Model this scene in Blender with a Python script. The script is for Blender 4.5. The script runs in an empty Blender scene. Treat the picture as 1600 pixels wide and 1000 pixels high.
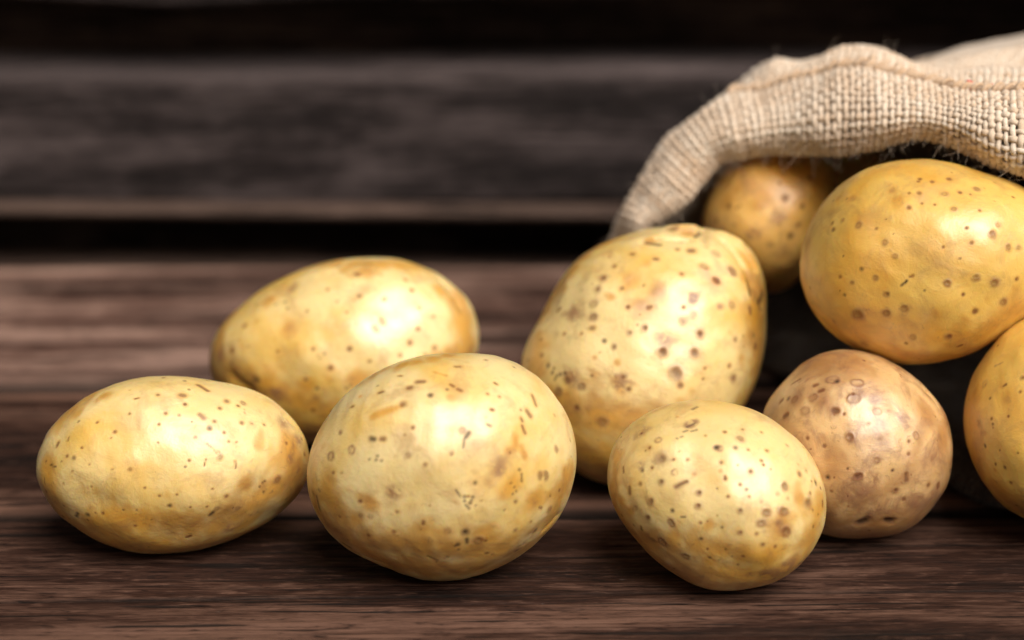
# Close-up of yellow potatoes spilling out of a burlap sack onto weathered boards.
import bpy, math, random
import numpy as np

random.seed(7)
rng = np.random.default_rng(7)
SC = bpy.context.scene
COL = SC.collection
R = math.radians

# ------------------------------------------------------------------ camera
cam = bpy.data.cameras.new('camera')
cam.sensor_width = 36.0
cam.lens = 18.0 / math.tan(R(12.0))
cam.clip_start = 0.01
cam.clip_end = 200.0
cam.dof.use_dof = True
cam.dof.focus_distance = 0.748
cam.dof.aperture_fstop = 4.8
cam.dof.aperture_blades = 0
camo = bpy.data.objects.new('camera', cam)
COL.objects.link(camo)
camo.location = (0.0, -0.686886, 0.334887)
camo.rotation_euler = (R(70.0), 0.0, 0.0)
SC.camera = camo

# ------------------------------------------------------------------ light
SUN_EL, SUN_ROT = R(50.0), R(150.0)
world = bpy.data.worlds.new('World')
SC.world = world
world.use_nodes = True
wn = world.node_tree
bgn = wn.nodes['Background']
sky = wn.nodes.new('ShaderNodeTexSky')
sky.sky_type = 'NISHITA'
sky.sun_disc = False
sky.sun_elevation = SUN_EL
sky.sun_rotation = SUN_ROT
sky.air_density = 0.6
sky.dust_density = 7.0
sky.ozone_density = 0.3
tint = wn.nodes.new('ShaderNodeMix')                      # thin overcast: the sky is greyer than clear blue
tint.data_type = 'RGBA'; tint.blend_type = 'MULTIPLY'
tint.inputs[0].default_value = 1.0
tint.inputs[7].default_value = (1.0, 0.87, 0.70, 1.0)
wn.links.new(sky.outputs['Color'], tint.inputs[6])
wn.links.new(tint.outputs[2], bgn.inputs['Color'])
bgn.inputs['Strength'].default_value = 0.05
sun = bpy.data.lights.new('sun', 'SUN')
sun.energy = 4.0
sun.angle = R(40.0)
sun.color = (1.0, 0.95, 0.88)
suno = bpy.data.objects.new('sun', sun)
COL.objects.link(suno)
# the sun shines along its -Z: aim it from the sky's sun direction
sd = (math.sin(SUN_ROT) * math.cos(SUN_EL), math.cos(SUN_ROT) * math.cos(SUN_EL), math.sin(SUN_EL))
suno.rotation_euler = (math.pi / 2 - SUN_EL, 0.0, math.pi - SUN_ROT)
suno.location = (sd[0] * 3, sd[1] * 3, sd[2] * 3)
SC.view_settings.view_transform = 'Standard'
SC.view_settings.look = 'None'
SC.view_settings.gamma = 1.0
SC.view_settings.exposure = 0.20
SC.cycles.max_bounces = 8
SC.cycles.use_denoising = True


# ------------------------------------------------------------------ helpers
def tag(o, label=None, cat=None, group=None, kind=None):
    if label: o['label'] = label
    if cat: o['category'] = cat
    if group: o['group'] = group
    if kind: o['kind'] = kind
    return o


def empty(name, loc):
    o = bpy.data.objects.new(name, None)
    o.empty_display_size = 0.02
    COL.objects.link(o)
    o.location = loc
    return o


def mesh_obj(name, verts, faces, mat, parent=None, smooth=True, attrs=None, loc=None):
    """verts (n,3), faces (m,4) or (m,3) integer arrays -> ONE mesh object"""
    verts = np.asarray(verts, dtype=np.float32)
    faces = np.asarray(faces, dtype=np.int32)
    k = faces.shape[1]
    me = bpy.data.meshes.new(name)
    me.vertices.add(len(verts))
    me.vertices.foreach_set('co', verts.ravel())
    me.loops.add(faces.size)
    me.loops.foreach_set('vertex_index', faces.ravel())
    me.polygons.add(len(faces))
    me.polygons.foreach_set('loop_start', np.arange(0, faces.size, k, dtype=np.int32))
    me.polygons.foreach_set('loop_total', np.full(len(faces), k, dtype=np.int32))
    if smooth:
        me.polygons.foreach_set('use_smooth', np.ones(len(faces), dtype=bool))
    for nm, arr in (attrs or {}).items():
        arr = np.asarray(arr, dtype=np.float32)
        if arr.ndim == 2:
            a = me.attributes.new(nm, 'FLOAT_COLOR', 'POINT')
            a.data.foreach_set('color', arr.ravel())
        else:
            a = me.attributes.new(nm, 'FLOAT', 'POINT')
            a.data.foreach_set('value', arr)
    me.update(calc_edges=True)
    me.validate()
    me.materials.append(mat)
    o = bpy.data.objects.new(name, me)
    COL.objects.link(o)
    if parent: o.parent = parent
    if loc is not None: o.location = loc
    return o


class NT:
    """a small node-tree writer"""
    def __init__(self, name):
        self.m = bpy.data.materials.new(name)
        self.m.use_nodes = True
        self.t = self.m.node_tree
        self.b = self.t.nodes['Principled BSDF']

    def n(self, typ, **kw):
        x = self.t.nodes.new(typ)
        for k, v in kw.items(): setattr(x, k, v)
        return x

    def put(self, sock, v):
        if hasattr(v, 'is_output'): self.t.links.new(v, sock)
        elif isinstance(v, (tuple, list)) and len(v) == 3 and sock.type == 'RGBA': sock.default_value = (*v, 1.0)
        else: sock.default_value = v

    def math(self, op, a, b=0.0, c=None, clamp=False):
        x = self.n('ShaderNodeMath', operation=op, use_clamp=clamp)
        self.put(x.inputs[0], a); self.put(x.inputs[1], b)
        if c is not None: self.put(x.inputs[2], c)
        return x.outputs[0]

    def mix(self, f, a, b, mode='MIX'):
        x = self.n('ShaderNodeMix', data_type='RGBA', blend_type=mode)
        self.put(x.inputs[0], f); self.put(x.inputs[6], a); self.put(x.inputs[7], b)
        return x.outputs[2]

    def noise(self, vec, scale, detail=4.0, rough=0.55, dist=0.0, w=None):
        x = self.n('ShaderNodeTexNoise', noise_dimensions='4D' if w is not None else '3D')
        self.put(x.inputs['Vector'], vec)
        if w is not None: self.put(x.inputs['W'], w)
        self.put(x.inputs['Scale'], scale); self.put(x.inputs['Detail'], detail)
        self.put(x.inputs['Roughness'], rough); self.put(x.inputs['Distortion'], dist)
        return x.outputs['Fac']

    def step(self, v, lo, hi, to0=0.0, to1=1.0):
        x = self.n('ShaderNodeMapRange', interpolation_type='SMOOTHSTEP')
        self.put(x.inputs[0], v)
        for i, q in enumerate((lo, hi, to0, to1)): self.put(x.inputs[1 + i], q)
        return x.outputs[0]

    def ramp(self, v, stops):
        x = self.n('ShaderNodeValToRGB')
        e = x.color_ramp.elements
        while len(e) < len(stops): e.new(0.5)
        for i, (p, c) in enumerate(stops):
            e[i].position = p; e[i].color = (*c, 1.0)
        self.put(x.inputs[0], v)
        return x.outputs[0]

    def bump(self, h, strength, dist, prev=None):
        x = self.n('ShaderNodeBump')
        self.put(x.inputs['Height'], h); self.put(x.inputs['Strength'], strength); self.put(x.inputs['Distance'], dist)
        if prev is not None: self.put(x.inputs['Normal'], prev)
        return x.outputs['Normal']

    def scaled(self, sx, sy, sz):
        tc = self.n('ShaderNodeTexCoord')
        mp = self.n('ShaderNodeMapping')
        mp.inputs['Scale'].default_value = (sx, sy, sz)
        self.t.links.new(tc.outputs['Object'], mp.inputs['Vector'])
        return mp.outputs['Vector']


# ------------------------------------------------------------------ wood
def wood(name, dark, mid, light, lo=0.35, hi=0.68, silver=0.5, bump=1.0, blotch=0.0):
    n = NT(name)
    w = n.math('MULTIPLY', n.n('ShaderNodeObjectInfo').outputs['Random'], 37.0)
    broad = n.noise(n.scaled(5.0, 42.0, 42.0), 1.0, 3.0, 0.55, 0.4, w)
    grain = n.noise(n.scaled(20.0, 360.0, 360.0), 1.0, 7.0, 0.62, 0.25, w)
    fibre = n.noise(n.scaled(30.0, 1500.0, 1500.0), 1.0, 3.0, 0.6, 0.0, w)
    speck = n.noise(n.scaled(160.0, 900.0, 900.0), 1.0, 2.0, 0.5, 0.0, w)
    short = n.noise(n.scaled(95.0, 640.0, 640.0), 1.0, 4.0, 0.7, 0.3, n.math('ADD', w, 3.0))
    v = n.math('ADD', n.math('MULTIPLY', grain, 0.42), n.math('MULTIPLY', n.step(broad, 0.28, 0.72), 0.31))
    v = n.math('ADD', v, n.math('MULTIPLY', fibre, 0.16))
    v = n.math('ADD', v, n.math('MULTIPLY', short, 0.30))
    v = n.math('SUBTRACT', v, 0.085)
    base = n.ramp(v, [(lo, dark), ((lo + hi) / 2, mid), (hi, light)])
    # silvery weathered streaks
    sv = n.step(n.noise(n.scaled(9.0, 130.0, 130.0), 1.0, 6.0, 0.65, 0.5, n.math('ADD', w, 11.0)), 0.52, 0.72, 0.0, silver)
    base = n.mix(sv, base, light)
    sh = n.step(short, 0.55, 0.68, 0.0, 0.55)
    base = n.mix(sh, base, light)
    sh = n.step(short, 0.45, 0.33, 0.0, 0.75)
    base = n.mix(sh, base, dark)
    if blotch:
        bl = n.step(n.noise(n.scaled(10.0, 30.0, 22.0), 1.0, 4.0, 0.6, 0.8, w), 0.50, 0.72, 0.0, blotch)
        base = n.mix(bl, base, light)
        bl = n.step(n.noise(n.scaled(6.0, 30.0, 9.0), 1.0, 3.0, 0.6, 0.8, n.math('ADD', w, 8.0)), 0.46, 0.34, 0.0, 0.75)
        base = n.mix(bl, base, dark)
    wa = n.n('ShaderNodeAttribute', attribute_name='wear_lit')           # rubbed, silvered arrises; on the wall, light painted onto board tops
    base = n.mix(n.math('MULTIPLY', wa.outputs['Fac'], n.step(grain, 0.25, 0.60, 0.35, 1.0)), base, tuple(min(1.0, q * 1.7) for q in light))
    # open dark cracks along the grain
    ck = n.noise(n.scaled(16.0, 420.0, 420.0), 1.0, 3.0, 0.5, 0.15, n.math('ADD', w, 23.0))
    ck = n.step(ck, 0.40, 0.34, 0.0, 0.9)
    base = n.mix(ck, base, (0.008, 0.005, 0.004))
    ws = n.step(speck, 0.74, 0.80, 0.0, 0.35)
    base = n.mix(ws, base, (0.28, 0.25, 0.24))
    gr = n.n('ShaderNodeAttribute', attribute_name='grime_shade')          # black dirt in the joints, also painting in the shade of the gaps
    base = n.mix(n.math('MULTIPLY', gr.outputs['Fac'], 0.94), base, (0.004, 0.003, 0.0025))
    n.put(n.b.inputs['Base Color'], base)
    n.put(n.b.inputs['Roughness'], n.step(grain, 0.3, 0.7, 0.85, 0.65))
    n.put(n.b.inputs['Specular IOR Level'], 0.15)
    h = n.math('SUBTRACT', n.math('ADD', n.math('ADD', grain, short), n.math('MULTIPLY', fibre, 0.5)), n.math('MULTIPLY', ck, 0.9))
    n.put(n.b.inputs['Normal'], n.bump(h, 0.75 * bump, 0.0011))
    return n.m


W_TABLE = wood('weathered_brown_wood', (0.0050, 0.0024, 0.0017), (0.027, 0.0108, 0.0066), (0.112, 0.060, 0.042), silver=0.35)
W_BACK = wood('pinkish_weathered_wood', (0.018, 0.009, 0.0065), (0.086, 0.044, 0.033), (0.31, 0.20, 0.16), silver=0.5, blotch=0.5)
W_WALL = wood('dark_old_wood', (0.006, 0.0045, 0.0045), (0.0155, 0.0115, 0.0115), (0.080, 0.063, 0.063), silver=0.4, blotch=0.75)
W_LEDGE = wood('worn_edge_wood', (0.011, 0.007, 0.0055), (0.030, 0.019, 0.0155), (0.12, 0.080, 0.064), silver=0.5, blotch=0.6)


def plank(parent, mat, y0, y1, x0, x1, ztop, thick, nx, ny, grooves, seed, name='plank', edge=0.003, crack=None,
          lean=0.0, xs=None, worn=0.25):
    """a board along X with rounded long edges and real grooves worn into its top face"""
    g = np.random.default_rng(seed)
    xs = np.linspace(x0, x1, nx) if xs is None else xs
    nx = len(xs)
    ys = np.linspace(y0, y1, ny)
    X, Y = np.meshgrid(xs, ys, indexing='ij')
    d = np.minimum(Y - y0, y1 - Y)
    grime_shade = np.exp(-(d / 0.0022) ** 2)
    Z = np.where(d < edge, -(edge - np.sqrt(np.maximum(edge ** 2 - (edge - d) ** 2, 0))), 0.0)
    Z += 0.0006 * np.sin(X * 9 + seed) * np.cos((Y - y0) / (y1 - y0) * 3 + seed)
    for _ in range(grooves):
        gy = g.uniform(y0, y1); wd = g.uniform(0.00022, 0.0007); dp = g.uniform(0.0001, 0.00045)
        cx = g.uniform(x0, x1); L = g.uniform(0.05, 0.30)
        path = gy + 0.0018 * np.sin(X * g.uniform(3, 9) + g.uniform(0, 6)) + 0.0006 * np.sin(X * g.uniform(20, 40) + g.uniform(0, 6))
        Z -= dp * np.exp(-((Y - path) / wd) ** 2) * np.exp(-((X - cx) / L) ** 4)
    for (cy, slope, dp, wd) in (crack or []):
        path = cy + slope * X + 0.0009 * np.sin(X * 17 + 1) + 0.0005 * np.sin(X * 51)
        Z -= dp * np.exp(-((Y - path) / wd) ** 2)
        grime_shade = np.maximum(grime_shade, np.exp(-((Y - path) / (wd * 1.3)) ** 2))
    Z += ztop + lean * (Y - y0)
    top = np.stack([X, Y, Z], -1).reshape(-1, 3)
    wear_lit = (worn * np.exp(-(d / 0.011) ** 4) * (0.75 + 0.25 * np.sin(X * 23 + seed))).ravel()
    ii, jj = np.meshgrid(np.arange(nx - 1), np.arange(ny - 1), indexing='ij')
    a = (ii * ny + jj).ravel()
    F = np.stack([a, a + ny, a + ny + 1, a + 1], 1)
    # skirt and underside
    nb = len(top)
    front = np.arange(nx) * ny; back = front + ny - 1
    lowf = top[front].copy(); lowf[:, 2] = ztop - thick
    lowb = top[back].copy(); lowb[:, 2] = ztop - thick
    V = np.vstack([top, lowf, lowb])
    i = np.arange(nx - 1)
    F2 = [np.stack([front[i], nb + i, nb + i + 1, front[i + 1]], 1),
          np.stack([back[i + 1], nb + nx + i + 1, nb + nx + i, back[i]], 1),
          np.stack([nb + i, nb + nx + i, nb + nx + i + 1, nb + i + 1], 1)]
    # end caps as fans of quads over the profile
    for e, flip in ((0, False), (nx - 1, True)):
        r = e * ny + np.arange(ny)
        low = top[r].copy(); low[:, 2] = ztop - thick
        s = len(V); V = np.vstack([V, low])
        j = np.arange(ny - 1)
        q = np.stack([r[j], r[j + 1], s + j + 1, s + j], 1)
        F2.append(q[:, ::-1] if flip else q)
    return mesh_obj(name, V, np.vstack([F] + F2), mat, parent, True, {'wear_lit': np.concatenate([wear_lit, np.zeros(len(V) - len(wear_lit))]),
                     'grime_shade': np.concatenate([grime_shade.ravel(), np.ones(len(V) - len(wear_lit))])})


# ------------------------------------------------------------------ table
table = empty('wooden_table', (0, 0, 0))
tag(table, 'weathered brown plank tabletop that the potatoes and the sack lie on', 'table')
table.rotation_euler = (0, 0, R(0.9))
xf = np.concatenate([np.linspace(-0.60, -0.22, 12)[:-1], np.linspace(-0.22, 0.26, 170), np.linspace(0.26, 0.60, 12)[1:]])
plank(table, W_TABLE, -0.086, 0.0420, 0, 0, 0.0, 0.022, 0, 300, 170, 3, xs=xf, crack=[(-0.0155, 0.004, 0.0014, 0.0006)])
plank(table, W_TABLE, 0.0490, 0.1605, 0, 0, -0.0004, 0.022, 0, 170, 60, 11, xs=xf[::2], edge=0.005, worn=0.85)
plank(table, W_BACK, 0.1675, 0.3030, 0, 0, 0.0002, 0.022, 0, 90, 30, 19, xs=xf[::4], edge=0.005)

plank(table, W_TABLE, -0.080, 0.300, 0, 0, -0.0235, 0.016, 0, 40, 0, 23, xs=xf[::6], name='light_stop_board')  # unseen board, added to stop light leaking up between the planks

# ------------------------------------------------------------------ wall behind
wall = empty('plank_wall', (0, 0.33, 0))
tag(wall, 'dark old wall of thick horizontal boards behind the table', 'wall')
wall_x = np.linspace(-0.75, 0.85, 120)


def wall_plank(name, mat, yf, yb, z0, z1, seed, wob=0.0018, rad=0.004, tilt=0.0, sag=None, worn=0.3):  # worn: strength of the light painted onto the board top
    """a beam along X, its whole outline a wobbling rounded rectangle"""
    g = np.random.default_rng(seed)
    prof = []
    for (cy, cz, a0) in ((yf + rad, z0 + rad, 180), (yb - rad, z0 + rad, 270), (yb - rad, z1 - rad, 0), (yf + rad, z1 - rad, 90)):
        for k in range(5):
            a = R(a0 + 90 * k / 4)
            prof.append((cy + rad * math.cos(a), cz + rad * math.sin(a)))
        if a0 == 90:
            m = 14                                   # front face, from top to bottom
            for k in range(1, m): prof.append((yf, z1 - rad - (z1 - z0 - 2 * rad) * k / m))
    prof = np.array(prof)
    nx, npf = len(wall_x), len(prof)
    V = np.zeros((nx, npf, 3))
    V[..., 0] = wall_x[:, None]
    V[..., 1] = prof[None, :, 0] - 0.33
    V[..., 2] = prof[None, :, 1] + tilt * wall_x[:, None]
    for fx, fy in ((4, 20), (11, 60), (29, 130), (63, 90)):
        ph = g.uniform(0, 6, 3)
        amp = wob * 4 / (fx + 4)
        V[..., 1] += amp * np.sin(V[..., 0] * fx + prof[None, :, 1] * fy + ph[0])
        V[..., 2] += amp * np.sin(V[..., 0] * fx * 1.3 + ph[1])
    if sag:
        low = (prof[:, 1] < z0 + rad + 1e-6)[None, :]
        V[..., 2] -= low * sag[1] * np.exp(-((V[..., 0] - sag[0]) / sag[2]) ** 2)
    wear_lit = np.repeat((worn * np.exp(-((prof[:, 0] - yf) / 0.03) ** 2) * (prof[:, 1] > z1 - rad * 1.2))[None, :], nx, 0)  # top face coloured lighter, as if catching light from above
    V = V.reshape(-1, 3)
    i, j = np.meshgrid(np.arange(nx - 1), np.arange(npf), indexing='ij')
    j2 = (j + 1) % npf
    F = np.stack([(i * npf + j).ravel(), (i * npf + j2).ravel(), ((i + 1) * npf + j2).ravel(), ((i + 1) * npf + j).ravel()], 1)
    return mesh_obj(name, V, F, mat, wall, True, {'wear_lit': wear_lit.ravel()})


wall_plank('plank', W_WALL, 0.330, 0.372, 0.0195, 0.0805, 5, tilt=0.004)
wall_plank('ledge', W_LEDGE, 0.3235, 0.366, 0.0120, 0.0192, 6, wob=0.0010, tilt=-0.006)
wall_plank('plank', W_WALL, 0.328, 0.372, 0.1125, 0.190, 8, sag=(-0.145, 0.0042, 0.05))
wall_plank('plank', W_WALL, 0.330, 0.372, 0.204, 0.300, 9)
wall_plank('plank', W_WALL, 0.330, 0.372, 0.306, 0.400, 10)
wall_plank('plank', W_LEDGE, 0.336, 0.372, -0.140, -0.016, 14)
wall_plank('backing_board', W_LEDGE, 0.386, 0.410, -0.14, 0.41, 12)


# ------------------------------------------------------------------ potatoes
def skin(name, yellow, cream, gold=(0.62, 0.295, 0.014), ochre=(0.36, 0.175, 0.035), tan=0.0, rough=0.50):
    n = NT(name)
    w = n.math('MULTIPLY', n.n('ShaderNodeObjectInfo').outputs['Random'], 19.0)
    at = n.n('ShaderNodeAttribute', attribute_name='marks')
    sep = n.n('ShaderNodeSeparateColor')
    n.t.links.new(at.outputs['Color'], sep.inputs[0])
    lent, dark, och = sep.outputs[0], sep.outputs[1], sep.outputs[2]
    pur = at.outputs['Alpha']
    v1 = n.scaled(1.0, 1.0, 1.0)
    broad = n.noise(v1, 26.0, 4.0, 0.55, 0.6, w)
    blot = n.noise(v1, 95.0, 5.0, 0.62, 0.5, w)
    net = n.noise(v1, 420.0, 4.0, 0.65, 0.8, w)
    fine = n.noise(v1, 1500.0, 3.0, 0.6, 0.0, w)
    base = n.mix(n.step(broad, 0.30, 0.58), yellow, cream)
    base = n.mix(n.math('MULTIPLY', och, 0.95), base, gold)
    # thin ochre russeting, rubbed on where the skin is scuffed and where shade is painted in
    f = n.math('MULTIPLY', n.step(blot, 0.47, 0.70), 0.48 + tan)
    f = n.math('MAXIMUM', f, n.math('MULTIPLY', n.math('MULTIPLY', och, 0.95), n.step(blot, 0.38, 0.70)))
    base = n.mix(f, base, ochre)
    f = n.math('MULTIPLY', n.math('MULTIPLY', pur, 1.2), n.step(net, 0.30, 0.56))
    base = n.mix(f, base, (0.26, 0.115, 0.046))
    # net-like flecks and pores
    fl = n.math('MULTIPLY', n.step(net, 0.57, 0.72), n.math('ADD', 0.22 + tan, n.math('MULTIPLY', n.math('ADD', och, pur), 0.55)), clamp=True)
    base = n.mix(fl, base, (0.30, 0.15, 0.05))
    base = n.mix(n.step(fine, 0.66, 0.78, 0.0, 0.30), base, (0.26, 0.14, 0.06))
    pale = n.step(n.noise(v1, 55.0, 4.0, 0.6, 1.0, n.math('ADD', w, 5.0)), 0.58, 0.75, 0.0, 0.18)
    base = n.mix(pale, base, (0.74, 0.56, 0.27))
    base = n.mix(n.math('MULTIPLY', lent, n.step(fine, 0.2, 0.6, 0.72, 1.0)), base, (0.165, 0.058, 0.022))
    base = n.mix(dark, base, (0.030, 0.015, 0.009))
    n.put(n.b.inputs['Base Color'], base)
    r = n.step(blot, 0.35, 0.70, rough - 0.06, rough + 0.12)
    r = n.math('ADD', r, n.math('MULTIPLY', n.math('MAXIMUM', lent, pur), 0.15))
    n.put(n.b.inputs['Roughness'], r)
    cork = n.math('MAXIMUM', n.math('MAXIMUM', lent, dark), n.math('MULTIPLY', pur, 0.55))    # corky marks are matte
    n.put(n.b.inputs['Specular IOR Level'], n.math('MULTIPLY_ADD', cork, -0.8, 1.0, clamp=True))
    n.put(n.b.inputs['Coat Weight'], n.math('MULTIPLY_ADD', cork, -0.88, 0.9, clamp=True))
    n.put(n.b.inputs['Coat IOR'], 1.75)
    n.put(n.b.inputs['Coat Roughness'], 0.48)
    n.put(n.b.inputs['Subsurface Weight'], SSS)
    n.put(n.b.inputs['Subsurface Radius'], (1.0, 0.40, 0.10))
    n.put(n.b.inputs['Subsurface Scale'], 0.005)
    nb = n.bump(blot, 0.32, 0.0018)
    nb = n.bump(net, 0.55, 0.00034, nb)
    nb = n.bump(fine, 0.35, 0.00012, nb)
    n.put(n.b.inputs['Normal'], nb)
    return n.m


SSS = 0.55
SK = {
    'yellow': skin('yellow_potato_skin', (0.69, 0.435, 0.070), (0.77, 0.605, 0.265)),
    'pale': skin('pale_yellow_potato_skin', (0.71, 0.46, 0.095), (0.78, 0.63, 0.30)),
    'gold': skin('golden_potato_skin', (0.68, 0.340, 0.016), (0.75, 0.49, 0.10)),
    'tan': skin('tan_potato_skin', (0.35, 0.155, 0.034), (0.68, 0.45, 0.195), (0.40, 0.19, 0.045), (0.22, 0.085, 0.025), tan=0.42),
    'ochre': skin('ochre_potato_skin', (0.66, 0.31, 0.026), (0.76, 0.46, 0.11), tan=0.26),
}


def cube_sphere(N):
    t = np.tan(np.linspace(-1, 1, N + 1) * math.pi / 4)
    V, F = [], []
    A, B = np.meshgrid(t, t, indexing='ij')
    one = np.ones_like(A)
    for k, P in enumerate(((one, A, B), (-one, B, A), (B, one, A), (A, -one, B), (A, B, one), (B, A, -one))):
        V.append(np.stack(P, -1).reshape(-1, 3))
        i, j = np.meshgrid(np.arange(N), np.arange(N), indexing='ij')
        a = (i * (N + 1) + j).ravel() + k * (N + 1) ** 2
        F.append(np.stack([a, a + N + 1, a + N + 2, a + 1], 1))
    V = np.vstack(V); F = np.vstack(F)
    V /= np.linalg.norm(V, axis=1, keepdims=True)
    key = np.round(V * 1e5).astype(np.int64)
    _, first, inv = np.unique(key, axis=0, return_index=True, return_inverse=True)
    return V[first], inv.ravel()[F]


SPHERE = cube_sphere(104)


def wobble(P, freq, seed, octaves=3):
    """smooth pseudo-noise, about -1..1"""
    g = np.random.default_rng(seed)
    out = np.zeros(len(P)); amp = 1.0; tot = 0
    for _ in range(octaves):
        for _ in range(4):
            k = g.normal(size=3); k *= freq / np.linalg.norm(k)
            out += amp * np.sin(P @ k + g.uniform(0, 6.28))
        tot += amp * 2.0
        freq *= 2.1; amp *= 0.55
    return out / tot


def smooth(x, a, b):
    t = np.clip((x - a) / (b - a), 0, 1)
    return t * t * (3 - 2 * t)


def potato(d, mat, label, seed, extra=70):
    D, F = SPHERE
    # denser on the side with the traced marks
    Zd = D[:, 2]
    ang = np.arccos(np.clip(Zd, -1, 1)) / math.pi
    ang2 = ang ** 1.22 * math.pi
    ph = np.arctan2(D[:, 1], D[:, 0])
    co = d['co']; e = [np.array(d[k]) for k in ('e1', 'e2', 'e3')]

    def rad(ph):
        r = np.full_like(ph, co[0])
        for k in range(1, (len(co) - 1) // 2 + 1): r = r + co[2 * k - 1] * np.cos(k * ph) + co[2 * k] * np.sin(k * ph)
        return r

    def surf(ang, ph):
        r = rad(ph)
        X = r * np.sin(ang) * np.cos(ph); Y = r * np.sin(ang) * np.sin(ph)
        Z = d['c'] * np.cos(ang) + d['k'][0] * X + d['k'][1] * Y
        return np.stack([X, Y, Z], -1)

    def at_xy(X, Y):
        p = np.array([math.atan2(Y, X)])
        q = min(math.hypot(X, Y) / rad(p)[0], 0.985)
        return surf(np.array([math.asin(q)]), p)[0]

    P = surf(ang2, ph)
    nrm = P / (np.array([co[0], co[0], d['c']]) ** 2); nrm /= np.linalg.norm(nrm, axis=1, keepdims=True)
    n0 = wobble(P, 75.0, seed, 3)
    edge = 0.14 + 0.86 * np.abs(np.cos(ang2))              # keep the outline, shape the face
    disp = 0.0021 * n0 * edge + 0.00040 * wobble(P, 210.0, seed + 4, 2) * edge + 0.00014 * wobble(P, 520.0, seed + 1, 2)
    jit = wobble(P, 900.0, seed + 2, 2)
    jit2 = wobble(P, 700.0, seed + 3, 2)
    M = np.zeros((len(P), 4))
    spots = [tuple(s) for s in d['spots']]
    g = np.random.default_rng(seed)
    jobs = []
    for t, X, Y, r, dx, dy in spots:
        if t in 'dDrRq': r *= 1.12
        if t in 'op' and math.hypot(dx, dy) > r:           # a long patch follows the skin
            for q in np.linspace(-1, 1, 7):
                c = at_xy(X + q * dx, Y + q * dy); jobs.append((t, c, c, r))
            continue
        jobs.append((t, at_xy(X - dx, Y - dy), at_xy(X + dx, Y + dy), r))
    for _ in range(extra):                                # pores nobody traced, on every side
        v = g.normal(size=3); v /= np.linalg.norm(v)
        c = surf(np.array([math.acos(v[2])]), np.array([math.atan2(v[1], v[0])]))[0]
        big = v[2] < 0.05
        jobs.append(('d' if g.random() < .7 else 'k', c, c, g.uniform(0.0007, 0.0024) if big else g.uniform(0.00028, 0.00075)))
    for t, a, b, r in jobs:
        soft = t in 'opgxb'
        lim = r * (2.2 if soft else 1.8) + np.linalg.norm(b - a)
        idx = np.nonzero(((P - (a + b) / 2) ** 2).sum(1) < lim * lim)[0]
        if not len(idx): continue
        q = P[idx]
        ab = b - a; L = ab @ ab
        s = np.clip(((q - a) @ ab) / L, 0, 1) if L > 1e-12 else np.zeros(len(idx))
        dist = np.linalg.norm(q - a - s[:, None] * ab, axis=1) / r
        if soft: dist = dist * (1 + (0.0 if t in 'xb' else 0.45) * jit2[idx])
        else: dist = dist * (1 + 0.2 * jit[idx])
        fade = g.uniform(0.8, 1.0)
        blob = (1 - smooth(dist, 0.4, 1.2)) * fade
        core = 1 - smooth(dist, 0.0, 0.6)
        ring = np.exp(-((dist - 0.78) / 0.27) ** 2) * fade
        halo = np.exp(-((dist - 1.0) / 0.5) ** 2)
        def mx(ch, v): M[idx, ch] = np.maximum(M[idx, ch], v)
        if t == 'd': mx(0, blob * .95); mx(2, halo * .35); disp[idx] -= 0.00008 * blob
        elif t == 'D': mx(0, blob * .92); mx(1, core * .30); mx(3, halo * .3); disp[idx] += 0.00012 * ring - 0.00016 * core
        elif t == 'r': mx(0, blob * .50 + ring * .30); mx(3, halo * .25); disp[idx] += 0.00012 * ring
        elif t == 'R': mx(0, blob * .70 + ring * .30); mx(1, core * .22); mx(3, halo * .4); disp[idx] += 0.00018 * ring - 0.0001 * core
        elif t == 'q': mx(3, ring * .75 + blob * .25); disp[idx] += 0.0001 * ring
        elif t == 'Q': ring *= 0.75 + 0.25 * jit2[idx] + 0.2 * jit[idx]; mx(0, ring * .85); mx(1, ring * .22); mx(3, blob * .35); disp[idx] += 0.00018 * ring
        elif t == 'k': mx(1, blob * .9); mx(0, halo * .55); disp[idx] -= 0.0001 * blob
        elif t == 'o': mx(2, (1 - smooth(dist, 0.1, 1.4)) * .85)  # ochre patch: russet, and shade painted on bellies and rims
        elif t == 'p': mx(3, (1 - smooth(dist, 0.1, 1.3)) * .70)
        elif t == 'g': mx(3, blob * .85); mx(1, blob * .12)
        elif t == 'b': disp[idx] += 0.38 * r * np.exp(-dist ** 2 * 1.6)
        elif t == 'x': disp[idx] -= 0.40 * r * np.exp(-dist ** 2 * 1.6)
    P = P + nrm * disp[:, None]
    Wd = P[:, :1] * e[0] + P[:, 1:2] * e[1] + P[:, 2:3] * e[2]
    base = Wd[:, 2].min()
    # the object's origin sits at the potato's base
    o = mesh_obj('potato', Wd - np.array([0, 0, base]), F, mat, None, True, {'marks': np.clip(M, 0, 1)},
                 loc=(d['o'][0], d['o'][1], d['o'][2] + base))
    return tag(o, label, 'potato', 'potatoes spilling out of the burlap sack')


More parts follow.
